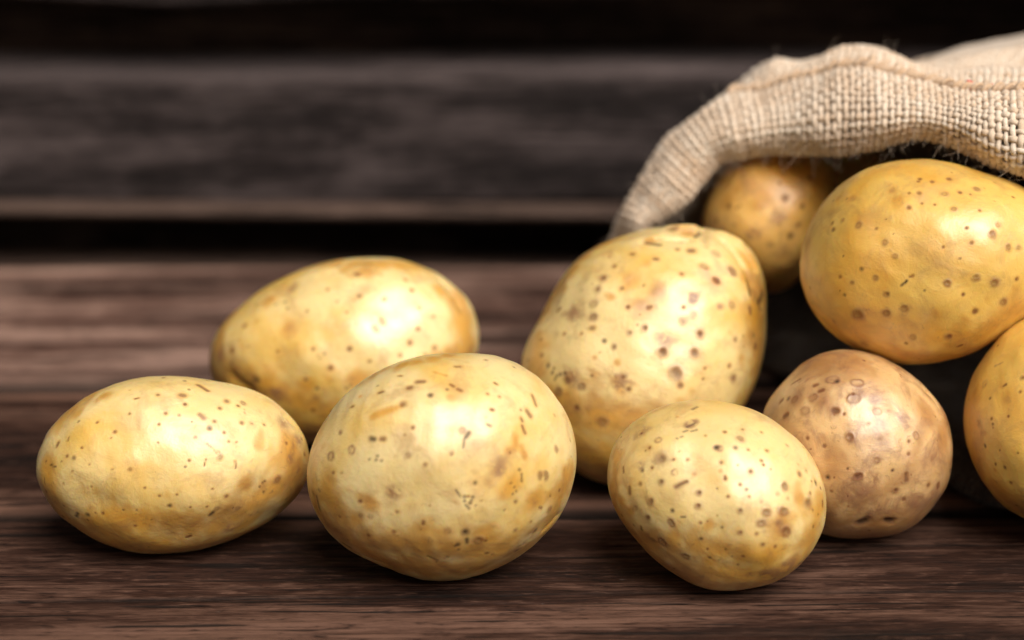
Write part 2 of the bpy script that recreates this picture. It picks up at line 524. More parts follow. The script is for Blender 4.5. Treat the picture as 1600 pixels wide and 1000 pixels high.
POT = {
 'p1': {"o":[-0.10804,0.01865,0.02929],"e1":[0.99024,0.13098,-0.04767],"e2":[-0.00823,0.39638,0.91805],"e3":[0.13915,-0.90869,0.39359],"co":[0.034333,-8.3e-05,-9.6e-05,0.007083,0.000464,0.000436,0.000256,0.001169,0.000175,-7.2e-05,9e-06,0.000266,-6.5e-05,-5.4e-05,-0.000116,6.9e-05,-2e-06,3.2e-05,1e-06],"c":0.03,"k":[0.0,0.1],"spots":[["d",-0.00467,0.02188,0.00078,0.0,-0.0],["d",0.00309,0.02168,0.00104,0.00039,-0.00013],["d",0.00381,0.01894,0.00085,0.0,-0.0],["d",-0.00226,0.01614,0.00072,0.0,-0.0],["d",0.00948,0.02397,0.00078,0.00144,-0.00091],["d",0.01666,0.0196,0.00091,0.0,-0.0],["d",0.01451,0.01731,0.00065,0.0,-0.0],["d",0.02025,0.01796,0.00065,0.0,-0.0],["r",0.02188,0.01875,0.00085,0.0,-0.0],["d",0.01274,0.01307,0.00059,0.0,-0.0],["d",0.02122,0.01262,0.00065,0.0,-0.0],["p",0.0222,0.01601,0.00046,0.0002,-0.00091],["d",-0.01368,0.01614,0.00046,0.0,-0.0],["d",-0.01335,-0.00161,0.00078,0.0,-0.0],["d",-0.00467,0.00674,0.00046,0.0,-0.0],["p",0.00687,0.00818,0.00085,0.0,-0.0],["d",0.00492,0.001,0.00046,0.0,-0.0],["k",0.00374,-0.00095,0.00033,0.0,-0.0],["r",0.01424,0.00198,0.00085,0.0,-0.0],["p",0.01209,0.00459,0.00052,0.00163,-0.00144],["d",0.01698,0.00674,0.00046,0.0,-0.0],["d",0.01946,0.00655,0.00039,0.0,-0.0],["d",-0.01968,0.00851,0.00039,0.0,-0.0],["d",-0.02816,0.00524,0.00046,0.0,-0.0],["d",-0.03618,0.00655,0.00059,-0.0002,-0.00052],["d",-0.03259,0.00818,0.00039,-0.0002,-0.00052],["d",-0.00878,-0.00748,0.00052,0.0,-0.0],["d",-0.00422,-0.01009,0.00052,0.0,-0.0],["d",0.0012,-0.00943,0.00046,0.0,-0.0],["d",-0.01576,-0.01465,0.00052,0.0,-0.0],["d",-0.02509,-0.00682,0.00039,0.0,-0.0],["d",0.00524,-0.01322,0.00046,0.0,-0.0],["d",0.01196,-0.00767,0.00046,0.0,-0.0],["R",0.03277,-0.00519,0.00111,0.0,-0.0],["k",0.0284,-0.00617,0.00033,0.0,-0.0],["k",0.02742,-0.00748,0.00033,0.0,-0.0],["k",0.02873,-0.00911,0.00039,0.0,-0.0],["k",0.02905,-0.00572,0.00033,0.0,-0.0],["d",0.0162,-0.00996,0.00065,0.0,-0.0],["r",0.0134,-0.01367,0.00072,0.0,-0.0],["k",0.01177,-0.01543,0.00065,-0.00039,-0.00039],["r",0.02025,-0.014,0.00078,0.0,-0.0],["k",0.01862,-0.01387,0.00026,0.0,-0.0],["k",-0.02966,-0.01563,0.00052,-0.00026,-0.00052],["d",-0.03357,-0.0127,0.00059,0.0,-0.0],["d",-0.03912,-0.00813,0.00059,0.0,-0.0],["d",-0.03944,-0.00487,0.00033,0.00013,-0.00091],["k",-0.03716,-0.0003,0.00026,0.00098,-0.00039],["d",-0.01204,-0.01987,0.00052,0.0,-0.0],["d",-0.00683,-0.01791,0.00039,0.0,-0.0],["d",0.00492,-0.023,0.00065,0.00065,0.00026],["d",-0.01139,0.02077,0.00039,0.00052,0.00013],["d",-0.03455,0.001,0.00039,0.0,-0.0],["d",-0.03357,-0.00585,0.00039,0.0,-0.0],["d",-0.02574,3e-05,0.00033,0.0,-0.0],["d",-0.01857,-0.00161,0.00033,0.0,-0.0],["d",0.01894,-0.0003,0.00026,7e-05,-0.00117],["d",-0.03455,-0.01648,0.00059,0.0,-0.0],["d",0.0284,0.01209,0.00052,0.0,-0.0],["p",0.02449,0.01242,0.00065,0.0,-0.0],["d",0.03525,0.00622,0.00052,0.0,-0.0],["d",0.00981,0.00035,0.0002,-0.0002,-0.00098],["o",-0.0215,0.02188,0.00294,0.0,-0.0],["o",-0.02998,0.01601,0.00326,0.0,-0.0],["o",0.0222,-0.00682,0.00359,0.0,-0.0],["o",-0.01172,-0.01726,0.00261,0.0,-0.0],["p",0.0346,0.01275,0.00391,0.0,-0.0],["p",0.03916,0.00688,0.00294,0.0,-0.0],["o",0.02612,0.00557,0.00261,0.0,-0.0],["p",0.03655,0.001,0.00294,0.0,-0.0],["o",-0.02216,-0.02183,0.00391,0.0,-0.0],["p",0.01829,-0.02052,0.00359,0.0,-0.0],["o",-0.03912,-0.00617,0.00261,0.0,-0.0],["o",0.02873,-0.00748,0.00326,0.0,-0.0],["p",0.00883,0.0147,0.00117,0.00065,-0.00065],["p",0.00198,0.01536,0.00091,0.0,-0.0],["x",0.03786,0.01209,0.00196,0.00261,-0.00261],["o",-0.01759,-0.02509,0.00979,0.01174,-0.0013],["o",0.01177,-0.02509,0.00718,0.01305,0.00261],["o",-0.03716,-0.00878,0.00587,0.00196,-0.00783],["o",0.03721,-0.00291,0.00718,0.0013,-0.00848],["o",-0.03194,0.01862,0.00522,0.00522,0.00457],["o",-0.00128,-0.01922,0.00718,0.02283,-0.00065],["o",0.02677,-0.01204,0.00652,0.00718,0.00522]]},
 'p0': {"o":[-0.05855,0.10794,0.0341],"e1":[0.99763,0.0646,-0.02351],"e2":[-0.00087,0.35388,0.93529],"e3":[0.06874,-0.93306,0.3531],"co":[0.038679,7.3e-05,-0.000131,0.006837,0.002865,-0.000368,0.000201,0.001165,0.000601,-0.000259,-7.4e-05,0.000303,0.000182,-8e-05,-2.4e-05,3.3e-05,9.8e-05,-8.5e-05,-1.4e-05],"c":0.033,"k":[0.05,0.1],"spots":[["d",0.00384,0.02705,0.00101,0.00043,-0.00014],["d",0.00456,0.01946,0.00087,0.0,-0.0],["d",-0.00664,0.02185,0.00065,0.0,-0.0],["d",0.0136,0.01838,0.00072,0.0,-0.0],["d",0.02083,0.02488,0.0008,0.0,-0.0],["d",0.02299,0.02113,0.0008,0.0,-0.0],["p",-0.00339,0.01744,0.00087,0.0,-0.0],["d",0.00023,0.01332,0.00043,0.0,-0.0],["r",0.01251,0.01007,0.00094,0.00022,-0.00036],["r",0.00999,0.00739,0.00094,0.00022,-0.00036],["d",0.0248,0.00754,0.00072,0.0,-0.0],["d",0.03008,0.01173,0.00072,0.0,-0.0],["d",0.02191,0.00262,0.00101,0.0,-0.0],["d",0.03008,0.00089,0.00101,0.0,-0.0],["d",0.00117,0.00053,0.00094,0.0,-0.0],["d",-0.01112,0.00053,0.00058,0.0,-0.0],["d",-0.00519,-0.00583,0.00101,0.0,-0.0],["d",0.00782,-0.00352,0.00058,0.0,-0.0],["d",-0.02362,-0.00027,0.00058,0.0,-0.0],["d",-0.03497,0.00862,0.00108,0.0,-0.0],["d",-0.03916,-5e-05,0.00101,0.0,-0.0],["p",-0.03952,-0.00439,0.00116,0.0,-0.0],["k",-0.03034,-0.00981,0.00123,0.0,-0.0],["g",-0.01386,-0.00981,0.00087,0.0,-0.0],["d",0.00023,-0.01248,0.00051,0.0,-0.0],["d",-0.01119,-0.02029,0.0008,0.0,-0.0],["k",-0.02181,0.01744,0.00043,0.0,-0.0],["k",-0.02073,0.01513,0.00043,0.0,-0.0],["k",-0.02507,0.01636,0.00043,0.0,-0.0],["d",-0.01386,0.01404,0.00051,0.0,-0.0],["d",-0.00447,-0.02065,0.00087,0.0,-0.0],["o",0.03492,0.02055,0.00217,0.0,-0.0],["o",-0.03085,0.01007,0.00116,0.0,-0.0],["k",-0.00953,-0.0015,0.00029,0.0,-0.0],["k",-0.00736,-0.00113,0.00029,0.0,-0.0],["k",-0.00881,-0.00258,0.00029,0.0,-0.0],["o",-0.02687,0.01802,0.00361,0.0,-0.0],["o",0.00709,0.02777,0.00578,0.0,-0.0],["o",-0.02037,0.00826,0.00289,0.0,-0.0],["p",-0.02326,-0.01559,0.00434,0.0,-0.0],["o",-0.01386,-0.01198,0.00398,0.0,-0.0],["p",-0.0435,-0.00258,0.00325,0.0,-0.0],["o",0.03239,0.02127,0.00434,0.0,-0.0],["o",0.04179,0.01043,0.00434,0.0,-0.0],["o",0.00348,-0.00981,0.00434,0.0,-0.0],["p",-0.01965,0.02272,0.00289,0.0,-0.0],["x",0.03673,0.01982,0.00289,0.00289,-0.00434],["x",-0.03627,-0.01125,0.00289,0.00289,-0.00217],["o",-0.03627,-0.01703,0.01084,0.00867,-0.00867],["o",-0.00375,-0.02715,0.00867,0.01445,-0.0],["o",0.04106,0.00682,0.00723,0.00145,-0.0094],["o",0.00782,0.03067,0.00506,0.0159,-0.00072],["o",-0.0435,0.00537,0.00578,-0.00145,-0.0065],["o",-0.02181,-0.01414,0.0065,0.0159,-0.0065],["o",0.02878,-0.00908,0.0065,0.01084,0.00867]]},
 'p2': {"o":[-0.02116,-0.00155,0.03719],"e1":[0.9996,0.02665,-0.0097],"e2":[-0.00172,0.39837,0.91722],"e3":[0.02831,-0.91684,0.39826],"co":[0.038073,4.3e-05,-1.6e-05,0.003157,0.001366,-0.000519,0.000112,0.000195,0.000274,1.8e-05,-0.000293,-4.3e-05,4.9e-05,9.2e-05,9.7e-05,3.7e-05,2.2e-05,-6.2e-05,-2e-05],"c":0.035,"k":[0.0,0.15],"spots":[["d",-0.00698,0.02553,0.00079,0.00095,-0.0],["d",-0.01031,0.02355,0.00087,0.00032,-0.0],["d",0.00428,0.03029,0.00063,0.00063,8e-05],["o",-0.00103,0.02791,0.00079,0.00174,-0.00048],["d",-0.01316,0.02735,0.0004,0.00048,-0.0],["d",-0.01887,0.0222,0.00055,0.00063,0.00016],["o",-0.02521,0.02117,0.00111,0.0,-0.0],["d",-0.02759,0.018,0.00055,0.00032,8e-05],["d",-0.01213,0.01824,0.00103,0.0,-0.0],["o",-0.01649,0.01642,0.00143,0.00396,0.00127],["d",0.00253,0.02434,0.00055,0.00048,-0.00032],["d",0.00475,0.02292,0.00063,0.00048,-0.00024],["o",0.00174,0.02038,0.00127,0.0,-0.0],["d",0.01323,0.02181,0.00055,0.0,-0.0],["d",0.0168,0.02093,0.00055,0.0,-0.0],["d",0.01585,0.02513,0.00048,0.00032,-0.00024],["d",0.01442,0.01681,0.00055,0.00024,-8e-05],["k",0.01323,0.01206,0.0004,0.00048,-0.00024],["d",-0.00896,0.01126,0.00063,0.0,-0.0],["k",-0.02085,0.00809,0.00071,0.00048,-8e-05],["d",-0.01792,0.00801,0.00071,0.0004,-0.0],["r",-0.01055,0.00334,0.00087,0.0,-0.0],["k",-0.02204,0.00215,0.00032,0.0,-0.0],["k",-0.02006,0.00199,0.0004,0.0,-0.0],["k",-0.01847,0.00175,0.00032,0.0,-0.0],["k",-0.01966,0.0031,0.00032,0.0,-0.0],["q",-0.02719,0.00508,0.00135,0.0,-0.0],["q",-0.03377,0.00334,0.00151,0.0,-0.0],["d",-0.0329,-0.00182,0.00071,0.0,-0.0],["g",-0.03076,0.01031,0.00079,0.0,-0.0],["r",0.00547,0.01071,0.00095,0.0,-0.0],["k",0.00705,0.00928,0.00048,-0.0004,-0.00063],["k",0.00594,0.0069,0.00024,-0.00016,-0.00143],["d",0.0275,0.01998,0.00063,0.00063,-0.00143],["d",0.02576,0.01602,0.00087,0.00055,-0.00071],["d",0.02354,0.01404,0.00063,0.00024,-0.0004],["d",0.02417,0.01103,0.00063,0.00048,-0.00111],["o",0.02156,0.0073,0.00143,0.00016,-0.00095],["o",0.02393,0.00453,0.00111,0.00063,-0.00143],["o",0.01918,0.00453,0.00119,0.0,-0.0],["k",0.02275,-0.00102,0.00048,0.0,-0.0],["k",0.02338,-0.0034,0.00032,0.0,-0.00111],["o",0.01957,-0.00578,0.00436,0.0,-0.0],["k",0.021,-0.00617,0.0004,0.0,-0.0],["k",0.02156,-0.00736,0.0004,0.0,-0.0],["k",0.02053,-0.00816,0.00032,0.0,-0.0],["k",0.01997,-0.00499,0.00032,0.0,-0.0],["k",0.00927,-0.00483,0.00055,0.0,-0.0],["k",0.0061,-0.00895,0.00048,0.0,-0.0],["k",0.00768,-0.01069,0.00048,0.0,-0.0],["k",0.00689,-0.01172,0.00032,0.00048,-0.00048],["k",0.0061,-0.01014,0.0004,0.0,-0.0],["k",0.00848,-0.00895,0.0004,0.0,-0.0],["k",0.00808,-0.0099,0.00032,0.0,-0.0],["k",0.00428,-0.008,0.00024,0.00063,-0.00095],["R",0.02909,-0.00277,0.00071,8e-05,-0.00063],["R",0.03083,-0.00261,0.00071,8e-05,-0.00063],["p",0.03424,0.00532,0.00095,0.00016,-0.00048],["d",0.03543,-0.00736,0.00055,0.0,-0.0],["r",-0.02497,-0.01466,0.00087,0.0,-0.0],["r",-0.02204,-0.01505,0.00087,0.0,-0.0],["o",-0.02244,-0.01053,0.00357,0.0,-0.0],["d",-0.02521,-0.01038,0.00071,0.0,-0.0],["d",-0.0371,-0.00736,0.00048,0.0,-0.0],["k",-0.03789,-0.01093,0.00048,0.0004,-0.00206],["o",-0.03512,-0.01529,0.00143,0.00079,-0.00159],["d",-0.01491,-0.01965,0.00087,0.0,-0.0],["o",-0.02045,-0.02242,0.00143,0.0,-0.0],["d",-0.00619,-0.01688,0.00071,0.0,-0.0],["r",0.00134,-0.01886,0.00111,0.0,-0.0],["k",0.00626,-0.01886,0.00103,0.0,-0.0],["k",0.00412,-0.02282,0.00071,0.0,-0.0],["k",0.00436,-0.02441,0.00048,0.0,-0.0],["k",0.00333,-0.02322,0.0004,0.0,-0.0],["k",0.00673,-0.02179,0.00055,8e-05,-0.00063],["R",0.0103,-0.02163,0.00135,0.0,-0.0],["d",0.01244,-0.02203,0.00079,0.0,-0.0],["p",0.00055,-0.02758,0.00127,0.0,-0.0],["k",-0.00341,-0.02797,0.00032,0.00143,-0.00055],["d",0.01284,-0.02599,0.00079,0.0,-0.0],["p",0.02116,-0.01886,0.00111,0.0,-0.0],["k",0.0279,-0.01965,0.00087,0.0,-0.0],["r",0.03226,-0.01291,0.00087,0.0,-0.0],["d",0.02948,-0.01252,0.00055,0.0,-0.0],["k",-0.02997,-0.02441,0.00048,0.00111,-0.00063],["d",-0.02917,-0.02242,0.0004,0.0,-0.0],["o",-0.00896,-0.02559,0.00127,0.0,-0.0],["p",0.03384,0.01562,0.00071,0.0,-0.0],["g",0.00229,0.00373,0.00095,0.0,-0.0],["d",-0.00539,0.00056,0.00063,0.0,-0.0],["d",-0.01134,0.00928,0.0004,0.0,-0.0],["d",-0.01411,-0.01371,0.00055,0.0,-0.0],["d",-0.03155,-0.01529,0.00055,0.0,-0.0],["k",-0.0375,-0.00697,0.00032,0.0,-0.0],["k",0.01442,-0.02639,0.00032,0.0,-0.0],["k",0.01799,-0.01291,0.00032,0.0,-0.0],["k",0.00927,-0.01133,0.00024,0.0,-0.0],["o",0.01244,-0.02163,0.00594,0.0,-0.0],["o",0.02037,-0.00499,0.00436,0.0,-0.0],["p",0.0164,-0.00102,0.00396,0.0,-0.0],["o",0.0275,-0.00974,0.00476,0.0,-0.0],["o",0.03701,-0.00182,0.00396,0.0,-0.0],["p",0.02354,-0.02401,0.00396,0.0,-0.0],["o",-0.0264,-0.01608,0.00476,0.0,-0.0],["o",-0.01847,-0.02401,0.00476,0.0,-0.0],["o",-0.00896,-0.02242,0.00238,0.0,-0.0],["p",-0.0153,-0.00816,0.00277,0.0,-0.0],["x",-0.03869,-0.01212,0.00143,0.00079,-0.00317],["x",-0.02244,-0.03035,0.00174,0.00555,-0.00206],["x",0.03305,-0.01767,0.00159,-0.00238,-0.00206],["o",-0.0264,-0.02401,0.00793,0.00951,-0.00713],["o",0.00451,-0.03114,0.00713,0.01744,-0.0],["o",0.03463,-0.01212,0.00713,-0.00317,-0.00872],["o",-0.03908,-0.00023,0.00396,0.0,-0.0111],["o",-0.01292,0.03068,0.00317,0.01427,0.00317],["o",0.00134,-0.02401,0.00793,0.02378,-0.00159],["o",-0.03195,-0.0145,0.00634,0.00317,-0.00793]]},
 'p4': {"o":[0.06329,-0.00472,0.02952],"e1":[0.99642,-0.07949,0.02893],"e2":[0.00605,0.4081,0.91292],"e3":[-0.08438,-0.90947,0.40711],"co":[0.031028,4.2e-05,-7e-06,0.002038,-0.002355,-0.000167,0.000473,0.000134,-0.000373,4e-06,0.000142,1.4e-05,2.4e-05,1.5e-05,3.9e-05,1.7e-05,-2.3e-05,-2.3e-05,-6e-05],"c":0.0315,"k":[0.03,0.0],"spots":[["q",-0.01764,0.01619,0.00108,0.0,-0.0],["D",-0.01683,0.0106,0.00189,0.0,-0.0],["q",-0.01326,0.0067,0.00101,0.0,-0.0],["D",-0.0173,0.00353,0.00094,0.0,-0.0],["D",-0.01124,0.00286,0.00074,0.00162,0.00094],["D",-0.00566,0.00016,0.00094,0.0,-0.0],["D",-0.00586,-0.00401,0.00108,0.0,-0.0],["d",-0.02673,0.00084,0.00074,0.0,-0.00094],["d",-0.02336,0.00272,0.00061,0.0,-0.0],["D",-0.02013,-0.00266,0.00094,0.0,-0.00034],["p",-0.02471,-0.00455,0.00108,0.0,-0.0],["D",-0.02087,-0.00738,0.00088,0.0,-0.0],["R",-0.01394,-0.00926,0.00094,0.0002,-0.0004],["R",-0.01663,-0.01498,0.00121,0.0004,-0.0004],["r",-0.01946,-0.01431,0.00081,0.0,-0.0],["R",-0.00956,-0.01983,0.00101,0.00027,-0.00013],["p",-0.01178,-0.01633,0.00108,0.0,-0.0],["k",-0.02282,0.0069,0.00061,0.0,-0.0],["p",-0.02336,0.00824,0.00148,0.0,-0.0],["d",-0.02168,0.01296,0.0004,0.0,-0.0],["d",-0.02875,0.00723,0.0004,0.00013,-0.00081],["R",0.00727,0.01666,0.00108,0.0,-0.0],["d",0.00808,0.01982,0.00054,0.0,-0.0],["d",0.01367,0.01868,0.00054,0.0,-0.0],["d",0.00256,0.01902,0.00054,0.0,-0.0],["d",-0.0035,0.01821,0.00047,0.0,-0.0],["g",0.00087,0.01397,0.00162,0.0,-0.0],["o",-0.0072,0.00622,0.00094,0.0,-0.0],["d",0.00141,0.00972,0.00067,0.0,-0.0],["o",0.00121,0.0071,0.00094,0.0,-0.0],["d",0.00276,0.00454,0.00074,0.0,-0.0],["d",0.0002,0.00151,0.0004,0.0,-0.0],["D",0.01043,0.00676,0.00088,0.0,-0.0],["d",0.01367,0.00993,0.00054,0.0,-0.0],["k",0.01636,0.00737,0.00034,0.0,-0.0],["d",0.01515,0.01296,0.00061,0.0,-0.0],["d",0.00963,0.01329,0.00047,0.0,-0.0],["p",0.02127,0.01464,0.00081,0.0,-0.0],["d",0.02511,0.00589,0.00088,0.0,-0.0],["p",0.02713,0.0069,0.00074,0.0,-0.0],["p",0.02457,0.00892,0.00067,0.0,-0.0],["R",0.0206,0.00218,0.00101,0.00013,-0.00027],["p",0.01872,-0.00017,0.00108,0.0,-0.0],["p",0.02174,-0.00152,0.00108,0.0,-0.0],["D",0.02767,-0.00253,0.00148,0.0,-0.0],["k",0.02895,-0.00488,0.0004,0.0,-0.0],["D",0.03171,-0.00286,0.00061,0.0,-0.00067],["R",0.0204,-0.00522,0.00121,0.00034,-0.0],["R",0.01515,-0.00556,0.00101,0.0002,-0.0],["p",0.01367,-0.00253,0.00074,0.0,-0.0],["R",0.01367,-0.00892,0.00114,0.0002,-0.0],["R",0.02094,-0.01142,0.00162,0.0,-0.0],["p",0.01851,-0.00892,0.00094,0.0,-0.0],["k",0.02895,-0.0098,0.00054,0.0,-0.0],["d",0.01218,-0.01229,0.00061,0.0,-0.0],["D",0.00747,-0.01209,0.00067,0.0,-0.0],["k",0.00175,-0.01094,0.0004,0.0,-0.0],["D",0.00727,-0.00522,0.00081,0.0,-0.0],["d",0.00996,-0.00098,0.00061,0.0,-0.0],["k",0.00916,0.00117,0.00047,0.0,-0.0],["d",0.00727,0.00272,0.00067,0.0,-0.0],["d",0.00357,-0.00098,0.00054,0.0,-0.0],["D",0.014,-0.01532,0.00081,0.0,-0.0],["d",0.01771,-0.01586,0.00061,0.0,-0.0],["d",0.00828,-0.01956,0.00061,0.0,-0.0],["d",-0.00296,-0.01801,0.00054,0.0,-0.0],["k",-0.00667,0.02608,0.0004,0.00067,0.00027],["g",-0.00821,0.02205,0.00189,0.00067,0.0004],["k",-0.0099,0.01969,0.00027,0.00067,0.00034],["k",-0.01091,0.01767,0.00027,0.00034,0.0002],["k",-0.0072,0.02003,0.00027,0.00094,0.00027],["k",-0.00821,0.02171,0.00027,0.00135,0.00067],["k",-0.01225,0.017,0.00034,0.0,-0.0],["o",-0.01225,0.02373,0.00067,0.0,-0.0],["d",-0.02303,-0.01128,0.00061,0.0,-0.0],["p",-0.02538,-0.00993,0.00081,0.0,-0.0],["d",-0.02908,-0.0069,0.00061,0.0,-0.0],["k",-0.01057,-0.00758,0.00027,0.00067,-0.0],["k",0.00289,-0.01801,0.00034,0.0,-0.0],["k",0.00491,-0.02003,0.00027,0.0,-0.0],["k",0.00087,-0.02138,0.00027,0.0,-0.0],["o",0.01973,-0.00993,0.00539,0.0,-0.0],["o",0.02511,-0.00118,0.00337,0.0,-0.0],["o",-0.01932,-0.01465,0.00539,0.0,-0.0],["o",-0.02942,-0.00253,0.00337,0.0,-0.0],["o",-0.01596,0.02642,0.00303,0.0,-0.0],["p",-0.02269,0.01902,0.00337,0.0,-0.0],["p",0.01569,-0.02407,0.00471,0.0,-0.0],["o",-0.00182,-0.02205,0.00539,0.0,-0.0],["p",0.02107,-0.02138,0.00404,0.0,-0.0],["o",-0.02269,-0.01869,0.0101,0.00808,-0.00808],["o",0.00357,-0.02542,0.00875,0.01683,-0.0],["o",0.02848,-0.01195,0.00606,-0.00269,-0.00875],["o",-0.03144,0.00353,0.00404,0.0,-0.00875],["o",0.00087,-0.01801,0.00741,0.02222,-0.00269]]},
 'p3': {"o":[0.04617,0.08312,0.04313],"e1":[0.99843,-0.05261,0.01915],"e2":[0.00073,0.35429,0.93514],"e3":[-0.05598,-0.93366,0.35377],"co":[0.042548,-0.000114,-0.000117,-0.001381,0.004479,-0.000492,0.000748,-0.000592,6.9e-05,-0.000502,-0.000642,0.000213,-3.9e-05,6.1e-05,-0.000286,9e-05,5.9e-05,0.0001,5.7e-05],"c":0.036,"k":[0.0,-0.05],"spots":[["D",-0.01449,0.02454,0.00131,0.0,-0.0],["D",-0.0163,0.02072,0.00121,0.0,-0.0],["r",-0.01781,0.01579,0.00111,0.0003,-0.0],["R",-0.01771,0.01166,0.00131,0.0002,-0.0],["d",-0.01821,0.00774,0.00091,0.0003,-0.0],["d",-0.00845,0.02132,0.00101,0.0,-0.0],["o",-0.01197,0.0183,0.00181,0.0,-0.0],["d",-0.00644,0.01498,0.00091,0.0,-0.0],["d",0.0003,0.01478,0.00101,0.0,-0.0],["D",-0.00564,0.00633,0.00091,0.0,-0.0],["D",-0.00071,0.00794,0.00111,0.0,-0.0],["k",-0.00322,0.00895,0.0004,0.0,-0.0],["D",-0.01097,0.00151,0.00091,0.0,-0.0],["D",0.00281,0.03047,0.0008,0.0004,-0.0],["d",0.01146,0.02575,0.00101,0.0,-0.0],["d",0.01217,0.01478,0.0008,0.0,-0.0],["r",0.01901,0.02836,0.00121,0.0004,-0.0002],["r",0.02303,0.03289,0.00111,0.0005,-0.0002],["R",0.02846,0.02705,0.00111,0.0004,-0.0005],["d",0.01468,0.03379,0.00131,0.0004,-0.0],["d",0.01015,0.03409,0.00091,0.0,-0.0],["D",0.0175,0.00593,0.00141,0.0,-0.0],["D",0.01549,-0.0004,0.00191,0.0,-0.0],["D",0.00533,-0.0001,0.00161,0.0,-0.0],["D",0.00965,-0.00694,0.00201,0.0003,-0.0004],["d",0.01086,-0.01097,0.00101,0.0,-0.0],["r",0.02806,0.01569,0.00131,0.0,-0.0],["D",0.02906,0.00392,0.00091,0.0,-0.0],["D",0.02826,-0.00845,0.00121,0.0,-0.0],["d",0.02675,-0.00463,0.0008,0.0,-0.0],["D",0.03449,0.01378,0.00091,0.0,-0.0008],["d",0.03631,0.00191,0.00121,0.0,-0.0],["d",0.0182,-0.00895,0.0005,0.0,-0.0],["d",-0.00594,-0.01237,0.00101,0.0,-0.0],["o",-0.01016,-0.00362,0.00141,0.0,-0.0],["o",-0.0173,-0.00191,0.00121,0.0,-0.0],["d",-0.01821,-0.00795,0.0007,0.0,-0.0],["d",-0.00795,-0.00845,0.0007,0.0,-0.0],["R",-0.02133,-0.01137,0.00111,0.0,-0.0],["R",-0.02626,-0.00936,0.00131,0.0,-0.0],["R",-0.02907,-0.01298,0.00131,0.0,-0.0],["D",-0.02324,-0.01851,0.00091,0.0,-0.0],["R",-0.01489,-0.02283,0.00151,0.0,-0.0],["k",-0.03309,-0.00463,0.0007,0.0,-0.0],["d",-0.03531,-0.00131,0.00091,0.0,-0.0],["d",-0.03561,0.00412,0.0007,0.0,-0.0],["d",-0.03993,-0.00312,0.0008,0.0,-0.0],["d",-0.02988,0.01418,0.0006,0.0004,0.0004],["d",-0.02776,0.00593,0.0007,0.0,-0.0],["k",-0.03159,-0.00714,0.0005,0.0,-0.0],["k",-0.03008,-0.00815,0.0005,0.0,-0.0],["k",-0.02887,-0.00765,0.0005,0.0,-0.0],["k",-0.03108,-0.00563,0.0004,0.0,-0.0],["k",-0.03058,-0.00916,0.0005,0.0,-0.0],["o",0.00412,0.02001,0.00352,0.00141,-0.0],["o",0.02222,0.02353,0.00422,0.0,-0.0],["d",0.02323,0.02384,0.00121,0.0004,-0.0004],["g",0.01518,0.017,0.00221,0.0,-0.0],["o",0.0001,0.02907,0.00221,0.0,-0.0],["d",-0.01097,0.02856,0.00091,0.0,-0.0],["p",0.01166,0.00995,0.00161,0.0,-0.0],["p",0.01569,0.01247,0.00121,0.0,-0.0],["p",0.00613,0.00392,0.00402,0.0,-0.0],["p",-0.00896,-0.01016,0.00352,0.0,-0.0],["d",-0.00493,0.03208,0.0006,0.0004,-0.0],["p",0.02424,0.01498,0.00201,0.0,-0.0],["D",0.00865,0.04063,0.00131,0.0006,-0.0],["D",0.01166,0.03711,0.00091,0.0,-0.0],["o",0.01317,0.04013,0.00382,0.0,-0.0],["o",0.0011,0.03711,0.00342,0.0,-0.0],["k",0.00211,0.03611,0.0005,0.00241,-0.0002],["k",0.0172,0.03963,0.0006,-0.00101,-0.00101],["o",-0.03611,-0.00614,0.00503,0.0,-0.0],["o",-0.02103,0.03208,0.00453,0.0,-0.0],["p",-0.02404,0.01297,0.00503,0.0,-0.0],["o",0.03429,0.02605,0.00503,0.0,-0.0],["o",-0.00594,0.02303,0.00402,0.0,-0.0],["o",-0.00192,0.01498,0.00402,0.0,-0.0],["p",-0.02505,-0.00916,0.00402,0.0,-0.0],["k",0.03882,0.018,0.00121,-0.0004,-0.00161],["k",0.03429,0.02202,0.0006,-0.0006,0.00262],["x",0.02776,0.0351,0.00201,-0.00221,0.00221],["x",0.03329,0.02756,0.00221,0.00181,-0.00302],["x",0.03751,0.01901,0.00221,0.00141,-0.00342],["x",0.00865,0.03792,0.00151,0.00503,-0.0004],["x",0.0011,0.0359,0.00131,0.00262,-0.0002],["x",0.0182,0.03932,0.00141,0.0008,-0.00141],["b",0.01317,0.04093,0.00241,0.00201,-0.0],["b",0.0358,0.03007,0.00262,0.00141,-0.00262],["o",-0.016,-0.03631,0.01509,0.01609,-0.00603],["o",0.03731,0.00191,0.00805,0.0,-0.02012],["o",-0.02605,0.02705,0.00603,-0.01106,-0.01408],["o",0.01418,-0.03028,0.01006,0.01207,0.00603],["o",-0.03812,-0.00614,0.00603,-0.00201,-0.00805],["o",-0.01097,-0.02223,0.00905,0.02012,-0.00302],["o",0.03631,0.017,0.00503,0.00151,-0.01308],["b",0.01166,0.04154,0.00402,0.00362,-0.0],["b",0.02776,0.03832,0.00402,0.00302,-0.00141],["x",0.01921,0.03832,0.00181,0.0004,-0.00262],["x",0.00865,0.03772,0.00161,0.00563,-0.0003]]},
